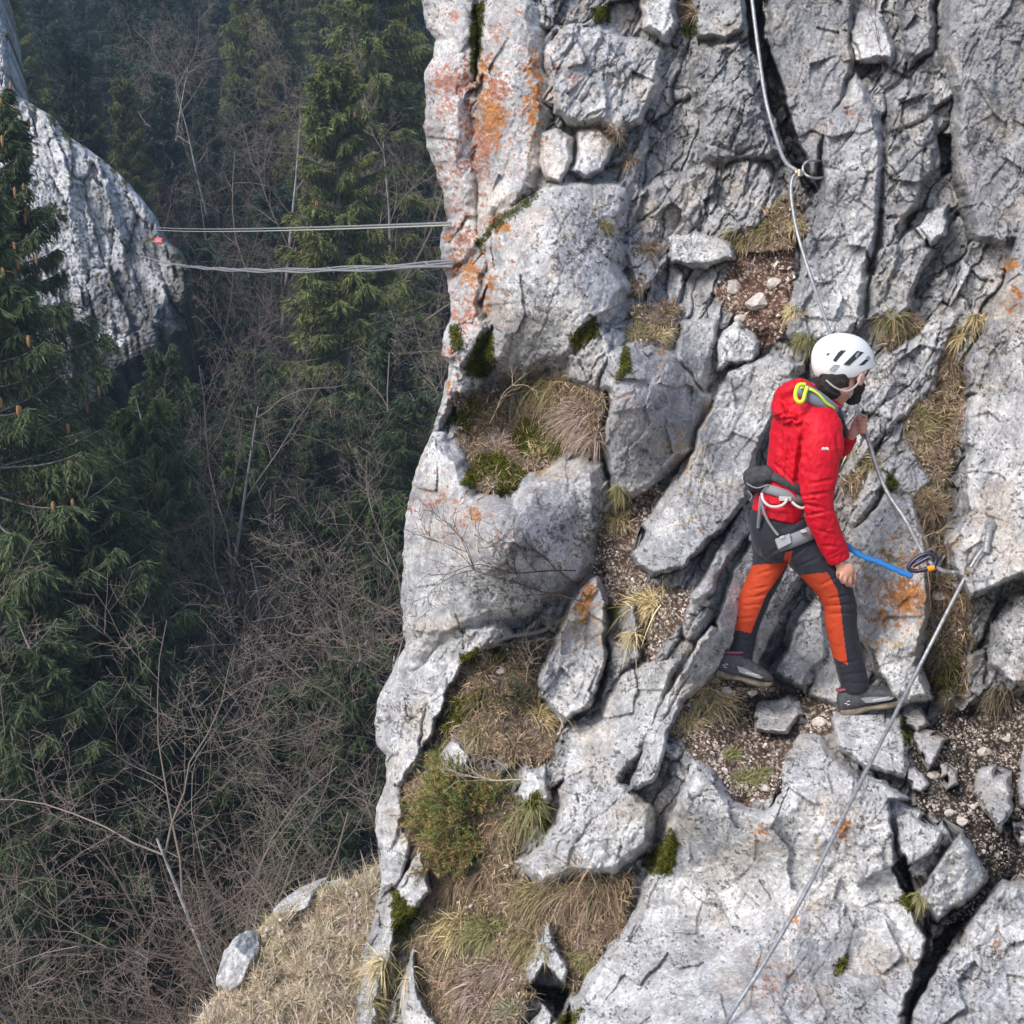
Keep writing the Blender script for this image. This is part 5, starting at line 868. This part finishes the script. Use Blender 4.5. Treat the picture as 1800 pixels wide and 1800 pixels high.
# ---- trousers
PEL = [(1368,890,0,40,.12),(1365,910,0,45,.135),(1366,935,0,46,.145),(1372,955,.0,44,.145),(1380,968,.0,34,.13)]
LEGL = [(1348,925,.06,26,.10),(1350,950,.07,29,.105),(1355,975,.075,31,.105),(1350,1000,.08,29,.098),(1336,1030,.085,28,.09),(1322,1064,.09,26.5,.08),(1310,1100,.10,24.5,.072),(1303,1135,.10,24,.068),(1298,1165,.10,25,.068),(1296,1183,.10,25,.066)]
LEGR = [(1386,922,-.06,32,.10),(1400,950,-.07,37,.11),(1420,978,-.08,35,.108),(1444,1006,-.09,31,.10),(1466,1036,-.095,30,.09),(1477,1066,-.10,28.5,.082),(1479,1099,-.105,27,.075),(1487,1140,-.105,26,.070),(1497,1180,-.10,25.5,.068),(1503,1210,-.10,25,.066)]
t_ = MB(); loft(t_, PEL); loft(t_, LEGL); loft(t_, LEGR); v, nv, f = fuse(t_, .0046, 7); px_, py_ = topx(v); near = v[:, 0] < 99; dw = .003 * wr(px_, py_, 24) + .0012 * wr(px_, py_, 9)
AMP = .8
for a in [(1318,1038,1352,1030,3,.007),(1310,1052,1345,1046,3,.007),(1302,1066,1338,1062,3,.006),(1326,1012,1362,1000,3,.005),(1292,1088,1326,1086,3,.004),(1284,1120,1322,1128,3,.004),(1280,1150,1318,1148,3,.005),(1277,1166,1316,1170,3,.005),(1455,1052,1500,1046,3,.006),(1452,1066,1500,1062,3,.006),(1456,1080,1502,1078,3,.005),(1440,1030,1480,1010,3,.005),
          (1466,1170,1512,1160,3,.005),(1474,1188,1520,1182,3,.005),(1476,1202,1526,1200,3,.004),(1385,985,1420,960,3,.006),(1395,1000,1440,980,3,.004),(1340,915,1400,920,3,.005),(1350,975,1380,960,3,.005),(1330,965,1345,990,3,.004)]: fold(*a)
v = v + nv * dw[:, None]; fc = v[f].mean(1); fx, fy = topx(fc); P1 = poly('1315,994 1376,989 1380,970 1393,968 1390,985 1346,1047 1320,1113 1275,1104 1288,1050'); P2 = poly('1405,1011 1454,1006 1471,1035 1477,1062 1483,1114 1490,1169 1460,1153 1440,1100 1430,1042')
leftleg = (fc @ FW) > (np.interp(fy, [900, 1230], [6.05 - .18 + 0.0, 6.05])) ; o1 = (sdist(fx, fy, P1) > 0); o2 = (sdist(fx, fy, P2) > 0); npmesh('trousers', v, f, [M_BLK, M_ORG], person, None, True, (o1 | o2).astype(int))
# ---- body (one skin: head, neck, trunk, arms, hands, legs)
HC = Q(1486, 651, -.0); fwd = RT * .70 + FW * .64 + UP * -.30; fwd /= np.linalg.norm(fwd); upv = UP * .97 + RT * -.22 - fwd * 0; upv = upv - fwd * upv.dot(fwd); upv /= np.linalg.norm(upv); sid = np.cross(fwd, upv)   # sid: his right, towards the camera
HA = (sid, fwd, upv); hp = lambda s, f_, u_: HC + sid * s + fwd * f_ + upv * u_
bd = MB(); sl = lambda st, k: [(a, b, c, d * k, e * k) for a, b, c, d, e in st]
loft(bd, sl(TORSO[1:], .8)); loft(bd, sl(PEL, .8)); loft(bd, sl(LEGL, .75)); loft(bd, sl(LEGR, .75)); loft(bd, sl(ARM_R[:-2], .72) + [(1474,984,-.185,10,.030),(1479,994,-.187,10,.024),(1484,1002,-.188,12,.022)]); loft(bd, sl(ARM_L[:-1], .72) + [(1497,764,.125,9,.026),(1503,756,.13,9,.022)])
ellip(bd, hp(0, -.005, .035), (.077, .097, .098), HA); ellip(bd, hp(0, .030, -.045), (.060, .062, .070), HA); ellip(bd, hp(0, .050, -.085), (.035, .040, .030), HA); ellip(bd, hp(0, .062, .005), (.050, .032, .045), HA); ellip(bd, hp(0, .098, -.018), (.013, .022, .016), HA); ellip(bd, hp(0, .092, .004), (.010, .016, .026), HA); ellip(bd, hp(0, .088, .030), (.045, .014, .010), HA); ellip(bd, hp(0, .087, -.052), (.024, .014, .010), HA)
for s_ in (-1, 1): ellip(bd, hp(s_ * .076, -.004, -.058), (.014, .021, .033), HA); ellip(bd, hp(s_ * .088, -.008, -.054), (.007, .017, .026), HA)
tube(bd, [hp(0, -.02, -.02), hp(0, -.035, -.09), Q(1448, 706, 0), Q(1438, 720, 0)], [.062, .060, .068, .08], 20)
def finger(mb, pts, r): p = spline(pts, 12); tube(mb, Q(*p.T), np.linspace(r, r * .8, 12), 10); ellip(mb, Q(*p[-1]), (r * .8,) * 3, seg=10)
ellip(bd, Q(1489, 1002, -.20), (13.5 / PXM, .017, 14 / PXM), (RT * .93 - UP * .35, FW, UP * .93 + RT * .35))
for pts in ([(1481,1006,-.205),(1478,1016,-.215),(1481,1024,-.20)], [(1488,1009,-.208),(1486,1021,-.215),(1489,1029,-.195)], [(1495,1010,-.205),(1495,1022,-.208),(1496,1031,-.188)], [(1501,1006,-.195),(1503,1017,-.195),(1501,1025,-.175)]): finger(bd, pts, .0092)
finger(bd, [(1478,997,-.185),(1473,1006,-.19),(1474,1016,-.175)], .0105)
hd_ = HANDD - (6.05 - .00055 * (1230 - 750)); ellip(bd, Q(1506, 750, hd_), (11 / PXM, .020, 14 / PXM), (RT, FW, UP))
for q in range(4): y0_ = 739 + 7.2 * q; finger(bd, [(1508, y0_, hd_ - .018), (1517 - q * .5, y0_ - 1.5, hd_ - .034), (1523 - q * .6, y0_ + 1.5, hd_ - .018), (1521 - q * .6, y0_ + 4, hd_ + .008), (1514, y0_ + 4, hd_ + .012)], .0088)
finger(bd, [(1502,742,hd_ + .01),(1509,733,hd_ - .008),(1518,731,hd_ - .012),(1523,735,hd_ - .004)], .0098)
v, nv, f = fuse(bd, .0042, 2); bo = npmesh('body', v, f, M_SKIN, person)
# finger nails are hidden; hair, beard, eyes
mb = MB(); ellip(mb, hp(0, -.016, .022), (.084, .098, .098), HA); ellip(mb, hp(0, -.075, -.035), (.050, .042, .050), HA); tube(mb, [hp(0, -.045, -.062), hp(0, -.072, -.082), hp(0, -.092, -.100), Q(1436, 703, .0)], [.050, .058, .056, .05], 14); ellip(mb, Q(1432, 676, -.02), (.036, .040, .030)); ellip(mb, Q(1446, 672, -.03), (.040, .045, .034)); v, nv, f = fuse(mb, .006, 1); hx = (v - HC) @ fwd; hu = (v - HC) @ upv; ok = ~((hx[f].mean(1) > -.040 + .6 * np.clip(hu[f].mean(1), 0, 1)) & (hu[f].mean(1) < .06)) ; v = v + nv * (.004 * fbm(v * 60, 2))[:, None]; npmesh('hair', v, f[ok], M_HAIR, person)
mb = MB(); ellip(mb, hp(0, .036, -.062), (.064, .062, .052), HA); ellip(mb, hp(0, .062, -.098), (.038, .036, .034), HA); ellip(mb, hp(.050, .026, -.056), (.018, .014, .030), HA); ellip(mb, hp(-.052, .012, -.048), (.018, .016, .036), HA); v, nv, f = fuse(mb, .005, 1); v = v + nv * (.004 * fbm(v * 80, 2))[:, None]; c_ = v[f].mean(1) - HC; ok = ~(((c_ @ upv) > -.040) & (np.abs(c_ @ sid) < .030)); npmesh('beard', v, f[ok], M_HAIR, person)
for s_ in (-1, 1): mb = MB(); ellip(mb, hp(s_ * .031, .082, .012), (.012, .010, .009), HA, seg=14); ey = mb.build('eye', mat('eye_white', (.7, .68, .65), .2), person); mb = MB(); ellip(mb, hp(s_ * .031, .0905, .012), (.005, .003, .005), HA, seg=10); mb.build('iris', mat('iris', (.03, .015, .01), .2), ey)
# ---- helmet
HE = Q(1481, 635, 0.); hf = RT * .82 + FW * .50 + UP * -.04; hf /= np.linalg.norm(hf); hu_ = UP - hf * UP.dot(hf) - RT * .06; hu_ /= np.linalg.norm(hu_); hs = np.cross(hf, hu_); RA, RB, RC = .110, .136, .116
def hel(th, ph, k=1.0):       # th angle around from front, ph elevation
    cp = np.cos(ph); n = np.stack([np.sin(th) * cp, np.cos(th) * cp, np.sin(ph)], -1); n = n * (1 / (np.abs(n) ** 2.25).sum(-1, keepdims=True) ** (1 / 2.25)); return HE + k * (n[..., 0:1] * RA * hs + n[..., 1:2] * RB * hf + n[..., 2:3] * RC * hu_)
NT, NP = 96, 40; th = np.arange(NT) / NT * 2 * np.pi
dd_ = np.abs((th + np.pi) % (2 * np.pi) - np.pi)                               # 0 front .. pi back
low = np.interp(dd_, [0, .5, 1.0, 1.35, 1.75, 2.3, 2.8, np.pi], [-.20, -.22, -.28, -.40, -.72, -.80, -.64, -.58])
ph = low[None] + (np.pi / 2 - low[None]) * (np.linspace(0, 1, NP)[:, None]); TH = np.repeat(th[None], NP, 0); V1 = hel(TH, ph); V2 = hel(TH, ph, .955); i = np.arange(NP - 1)[:, None] * NT; jx = np.arange(NT)[None]; q = np.stack([i + jx, i + (jx + 1) % NT, i + NT + (jx + 1) % NT, i + NT + jx], -1).reshape(-1, 4); nn_ = NP * NT; jj = np.arange(NT); rim = np.stack([jj, jj + nn_, (jj + 1) % NT + nn_, (jj + 1) % NT], 1)
hm = npmesh('helmet', np.vstack([V1.reshape(-1, 3), V2.reshape(-1, 3)]), np.vstack([q, q[:, ::-1] + nn_, rim]), M_WHITE, person)
def on_helmet(px, py, k=1.012):
    r = RT * ((px - 900) / FPX) + UP * ((900 - py) / FPX) + FW; r /= np.linalg.norm(r); best = None
    for D in np.linspace(5.4, 5.95, 1200):
        c = r * D - HE; s_ = (abs(c @ hs / RA / k) ** 2.25 + abs(c @ hf / RB / k) ** 2.25 + abs(c @ hu_ / RC / k) ** 2.25)
        if s_ < 1: best = r * D; break
    return best if best is not None else r * 5.6
def vent(pts, mt, k=1.012, nm='vent'):
    a = np.array(pts, float); n = 6; g = [(1 - s_) * ((1 - t) * a[0] + t * a[1]) + s_ * ((1 - t) * a[3] + t * a[2]) for s_ in np.linspace(0, 1, n) for t in np.linspace(0, 1, n)]; V_ = np.array([on_helmet(*p, k) for p in g]); c = V_ - HE; Vb = HE + c * .965; i = (np.arange(n - 1)[:, None] * n + np.arange(n - 1)[None]); q = np.stack([i, i + 1, i + n + 1, i + n], -1).reshape(-1, 4); bo_ = [0 * n + t for t in range(n)] + [t * n + n - 1 for t in range(1, n)] + [(n - 1) * n + t for t in range(n - 2, -1, -1)] + [t * n for t in range(n - 2, 0, -1)]; bo_ = np.array(bo_); b2_ = np.roll(bo_, -1)
    npmesh(nm, np.vstack([V_, Vb]), np.vstack([q, q[:, ::-1] + n * n, np.stack([bo_, b2_, b2_ + n * n, bo_ + n * n], 1)]), mt, hm)
z7 = lambda *p: [(1350 + a / 7.2, 550 + b / 7.2) for a, b in p]
vent(z7((735,530),(800,455),(828,465),(758,545)), M_VENT); vent(z7((820,600),(910,470),(990,475),(855,622)), M_VENT); vent(z7((955,655),(1130,480),(1215,500),(1030,665)), M_VENT); vent(z7((1100,545),(1130,500),(1165,495),(1120,575)), M_VENTG, 1.022); vent(z7((1150,665),(1240,585),(1272,605),(1215,660)), M_VENT); vent(z7((1240,570),(1270,540),(1305,575),(1275,608)), M_VENTG, 1.016, 'headlamp_clip'); vent(z7((770,722),(840,655),(905,665),(830,732)), M_VENTG); vent(z7((655,455),(705,385),(715,395),(665,468)), M_VENT)
mb = MB(); sp = lambda pts, n=24: Q(*spline(pts, n).T)
tube(mb, sp([(1452,668,-.13),(1466,680,-.145),(1484,688,-.145),(1496,685,-.14),(1508,674,-.135),(1513,660,-.11)]), .0042, 6); tube(mb, sp([(1496,685,-.14),(1492,692,-.13),(1494,698,-.10)], 10), .005, 6); mb.build('chin_strap', mat('grey_strap', (.36, .34, .34), .6), hm)
# ---- harness
hn = empty('harness', (0, 0, 0), None, None); hn.parent = person; hn.matrix_parent_inverse = root_matrix(person).inverted()
def band(mb, cx, cy, dd, hw, hd, ax_px, height, th=.010, n=56, sag=0.):
    """band round a limb whose axis runs along ax_px (image plane)"""
    ax = RT * ax_px[0] + UP * -ax_px[1]; ax = ax / np.linalg.norm(ax); s_ = np.cross(ax, FW); c = Q(cx, cy, dd); an = np.arange(n) / n * 2 * np.pi; cs = np.sign(np.cos(an)) * np.abs(np.cos(an)) ** .92; sn = np.sign(np.sin(an)) * np.abs(np.sin(an)) ** .92; V_ = []
    for r_, h_ in ((0, -.5), (1, -.5), (1.25, 0), (1, .5), (0, .5)): V_.append(c + s_ * ((hw / PXM + th * r_ - .004) * cs)[:, None] + FW * ((hd + th * r_ - .004) * sn)[:, None] + ax * (height / PXM * h_) + 0 * s_)
    V_ = np.concatenate(V_); i = np.arange(5)[:, None] * n; jx = np.arange(n)[None]; i2 = (np.arange(5)[:, None] + 1) % 5 * n; mb.add(V_, np.stack([i + jx, i + (jx + 1) % n, i2 + (jx + 1) % n, i2 + jx], -1).reshape(-1, 4))
mb = MB(); band(mb, 1376, 872, 0, 45, .138, (-.35, 1), 16, .012); mb.build('waist_belt', M_GREY, hn); mb = MB(); band(mb, 1382, 856, 0, 47, .142, (-.55, 1), 14, .012); mb.build('lumbar_pad', M_DGREY, hn)
mb = MB(); band(mb, 1396, 944, -.065, 38, .118, (.42, 1), 23, .014); mb.build('leg_loop', M_GREY, hn); mb = MB(); band(mb, 1350, 952, .065, 30.5, .108, (-.28, 1), 14, .010); mb.build('leg_loop', M_GREY, hn)
mb = MB(); flat(mb, [(1364,948),(1388,938),(1391,954),(1368,965)], -.20, .02); mb.build('buckle', mat('light_buckle', (.42, .43, .45), .5), hn); mb = MB(); flat(mb, [(1371,943.5),(1378,941),(1379,945),(1372,947.5)], -.206, .01); flat(mb, [(1408,932),(1417,930),(1418,935),(1409,937)], -.215, .02); flat(mb, [(1370,872),(1391,873),(1391,881),(1370,880)], -.155, .01); mb.build('tag', M_LOOP, hn)
for L_ in ([(1339,867,-.13),(1342,880,-.15),(1354,890,-.162),(1370,890,-.168),(1380,884,-.168),(1384,876,-.160)], [(1392,882,-.165),(1400,889,-.175),(1410,893,-.18),(1420,890,-.17)]): mb = MB(); tube(mb, sp(L_), .0062, 8); mb.build('gear_loop', M_LOOP, hn)
mb = MB(); tube(mb, sp([(1338,872,-.13),(1336,895,-.13),(1333,927,-.10)], 10), .008, 6, sq=.6); tube(mb, sp([(1338,882,-.14),(1346,908,-.155),(1358,928,-.17),(1368,941,-.19)], 14), .0062, 6); mb.build('leg_strap', M_GREY, hn)
mb = MB(); ellip(mb, Q(1331, 842, -.02), (24 / PXM, .075, 24 / PXM)); ellip(mb, Q(1345, 836, -.02), (20 / PXM, .085, 17 / PXM)); tube(mb, [Q(1350, 838, -.02), Q(1380, 852, -.02)], [.04, .03], 12); v, nv, f = fuse(mb, .006, 2); v = v + nv * (.008 * fbm(v * 22, 3))[:, None]; bag = npmesh('chalk_bag', v, f, M_DGREY, hn); 
mb = MB(); tube(mb, sp([(1314,862,-.02),(1322,872,-.03),(1318,880,-.03)], 8), .004, 5); tube(mb, sp([(1312,850,-.08),(1330,858,-.10),(1350,852,-.10)], 8), .004, 5); mb.build('cord', M_GREY, hn)
# ---- boots
def boot(heel, toe, dd, label, s=1.0):
    e = empty('boot', (0, 0, 0), None, None); e.parent = person; e.matrix_parent_inverse = root_matrix(person).inverted(); e['label'] = label
    a, b = Q(*heel, dd), Q(*toe, dd - .02); Lx = b - a; LN = np.linalg.norm(Lx); Lx /= LN; Uz = UP - Lx * UP.dot(Lx); Uz /= np.linalg.norm(Uz); Wy = np.cross(Uz, Lx); pt = lambda t, w_, z: a + Lx * (t * LN) + Wy * w_ + Uz * (z * 1.22)
    def shell(prof, name, m_, k=24, sq=.75, parent=e):     # prof: t, z0, z1, half width
        mb = MB(); p = spline(prof, 40); n = len(p); an = np.arange(k) / k * 2 * np.pi; cs = np.sign(np.cos(an)) * np.abs(np.cos(an)) ** sq; sn = np.sign(np.sin(an)) * np.abs(np.sin(an)) ** sq
        V_ = np.array([[pt(r_[0], r_[3] * cs[q_] * (1 - .22 * max(sn[q_], 0)), (r_[1] + r_[2]) / 2 + (r_[2] - r_[1]) / 2 * sn[q_]) for q_ in range(k)] for r_ in p]).reshape(-1, 3); i = np.arange(n - 1)[:, None] * k; jx = np.arange(k)[None]; mb.add(V_, np.stack([i + jx, i + (jx + 1) % k, i + k + (jx + 1) % k, i + k + jx], -1).reshape(-1, 4)); mb.add(V_[:k], np.array([np.arange(k)])); mb.add(V_[-k:], np.array([np.arange(k)[::-1]])); return mb.build(name, m_, parent)
    shell([(0,.010,.030,.026),(.04,.002,.034,.036),(.2,0,.028,.039),(.42,.006,.026,.036),(.65,0,.026,.048),(.85,.001,.026,.047),(.96,.010,.032,.032),(1.0,.022,.034,.012)], 'sole', mat('tan_rubber', (.17, .145, .11), .85, noise=(40, .5, 1.2)))
    up_ = shell([(.0,.026,.060,.024),(.03,.024,.088,.034),(.14,.022,.104,.039),(.30,.022,.108,.040),(.44,.022,.100,.039),(.58,.022,.088,.043),(.74,.022,.074,.046),(.88,.024,.062,.042),(.97,.028,.052,.027),(1.0,.030,.038,.010)], 'upper', M_BOOT)
    sd_ = -1.0 if (Wy @ FW) > 0 else 1.0
    for sgn in (-1, 1):
        mb = MB(); q_ = [pt(.32, sgn * .0405, .060), pt(.45, sgn * .0405, .058), pt(.62, sgn * .0455, .050), pt(.80, sgn * .0475, .040), pt(.74, sgn * .0485, .034), pt(.50, sgn * .0425, .036), pt(.38, sgn * .0405, .040)]; a_ = np.array(q_); b_ = a_ + Wy * sgn * .004; n = len(a_); i = np.arange(n); mb.add(np.vstack([a_, b_]), np.stack([i, (i + 1) % n, (i + 1) % n + n, i + n], 1)); mb.add(b_, np.array([i])); mb.build('side_panel', M_BOOTG, up_, False)
    mb = MB()
    for k_ in range(5): t = .42 + .07 * k_; z = .104 - .020 * k_ ; tube(mb, spline([pt(t, -.030, z - .012), pt(t + .01, 0, z + .004), pt(t, .030, z - .012)], 8), .0032, 5)
    mb.build('laces', M_VENT, up_); mb = MB(); tube(mb, spline([pt(.06, -.025, .098), pt(.18, -.034, .102), pt(.34, -.026, .108), pt(.40, 0, .112), pt(.34, .026, .108), pt(.18, .034, .102), pt(.06, .025, .098), pt(.03, 0, .100), pt(.06, -.025, .098)], 40), .007, 6); mb.build('collar_trim', mat('plum_lining', (.22, .06, .09), .8), up_)
    mb = MB(); tx = [(.10, .052), (.145, .058), (.13, .046)]
    for q in range(7): c = pt(.50 + .035 * q, sd_ * .0475, .040 + .004); box(mb, c, .0035, .002, .003, (1, 1, 1), (Lx, Wy, Uz))
    for a_, z_ in tx: box(mb, pt(a_, sd_ * .040, z_), .006, .002, .0016, (1, 1, 1), (Lx, Wy, Uz))
    mb.build('print', M_LOOP, up_, False)
M_BOOT = mat('charcoal_boot', (.050, .053, .060), .7, noise=(50, .7, 1.4), bump=(150, .4, .003)); M_BOOTG = mat('grey_boot_panel', (.20, .22, .24), .6)
boot((1479, 1262), (1598, 1237), -.13, 'front boot planted on the pale block'); boot((1255, 1190), (1355, 1212), .03, 'rear boot standing on the gravel')
# ---- lanyard with karabiner
ln = empty('lanyard', tuple(Q(1485, 958, -.12)), 'blue webbing lanyard with a karabiner clipped to the cable', 'lanyard'); mb = MB(); LP = spline([(1430,935,-.06),(1458,944,-.10),(1485,957,-.13),(1500,968,-.16),(1520,979,-.20),(1545,988,-.24),(1570,999,-.28),(1590,1008,-.32),(1604,1013,-.34)], 70); p = Q(*LP.T); wv = .0125 * (1 + .16 * np.sin(np.arange(70) * .9) * (np.arange(70) > 25)); tube(mb, p, np.stack([wv, np.full(70, .007)], 1), 10, None, 0, True, .8, FW); mb.build('strap', M_BLUE, ln)
KC = P(1626, 988, 5.60); kx = RT * .80 + UP * .36 - FW * .2; kx /= np.linalg.norm(kx); ky = UP - kx * UP.dot(kx); ky /= np.linalg.norm(ky)
an = np.linspace(0, 2 * np.pi, 40); ring = KC + np.outer(np.cos(an) * (.058), kx) + np.outer(np.sin(an) * (.030 + .008 * np.cos(an)), ky) + kx * -.012; mb = MB(); tube(mb, ring, .0085, 8, cap=False); tube(mb, [KC - kx * .05 + ky * .004, KC + kx * .02 + ky * .012], .009, 8); tube(mb, [KC - kx * .045 - ky * .022, KC + kx * .03 - ky * .032], .0085, 8); kb = mb.build('karabiner', mat('dark_anodised', (.05, .055, .09), .35, metal=.8), ln); mb = MB(); tube(mb, [KC - kx * .002 - ky * .030, KC + kx * .026 - ky * .034], .0125, 10); mb.build('gate_sleeve', mat('orange_sleeve', (.75, .25, .02), .5), kb)
# ================================================================== HAZE
bm = bmesh.new(); bmesh.ops.create_cube(bm, size=1); me = bpy.data.meshes.new('haze'); bm.to_mesh(me); bm.free(); hz = bpy.data.objects.new('haze', me); COL.objects.link(hz)
zmin = -40.0; zmax = 130.0
hz.scale = (330, 290, zmax - zmin); hz.location = (-20, 115, (zmax + zmin) / 2); tag(hz, kind='stuff')
m = bpy.data.materials.new('air'); m.use_nodes = True; n = m.node_tree.nodes; n.remove(n['Principled BSDF']); v = n.new('ShaderNodeVolumePrincipled'); v.inputs['Color'].default_value = (.55, .74, 1, 1); v.inputs['Density'].default_value = .0015; v.inputs['Anisotropy'].default_value = .2; m.node_tree.links.new(v.outputs[0], n['Material Output'].inputs['Volume']); me.materials.append(m)
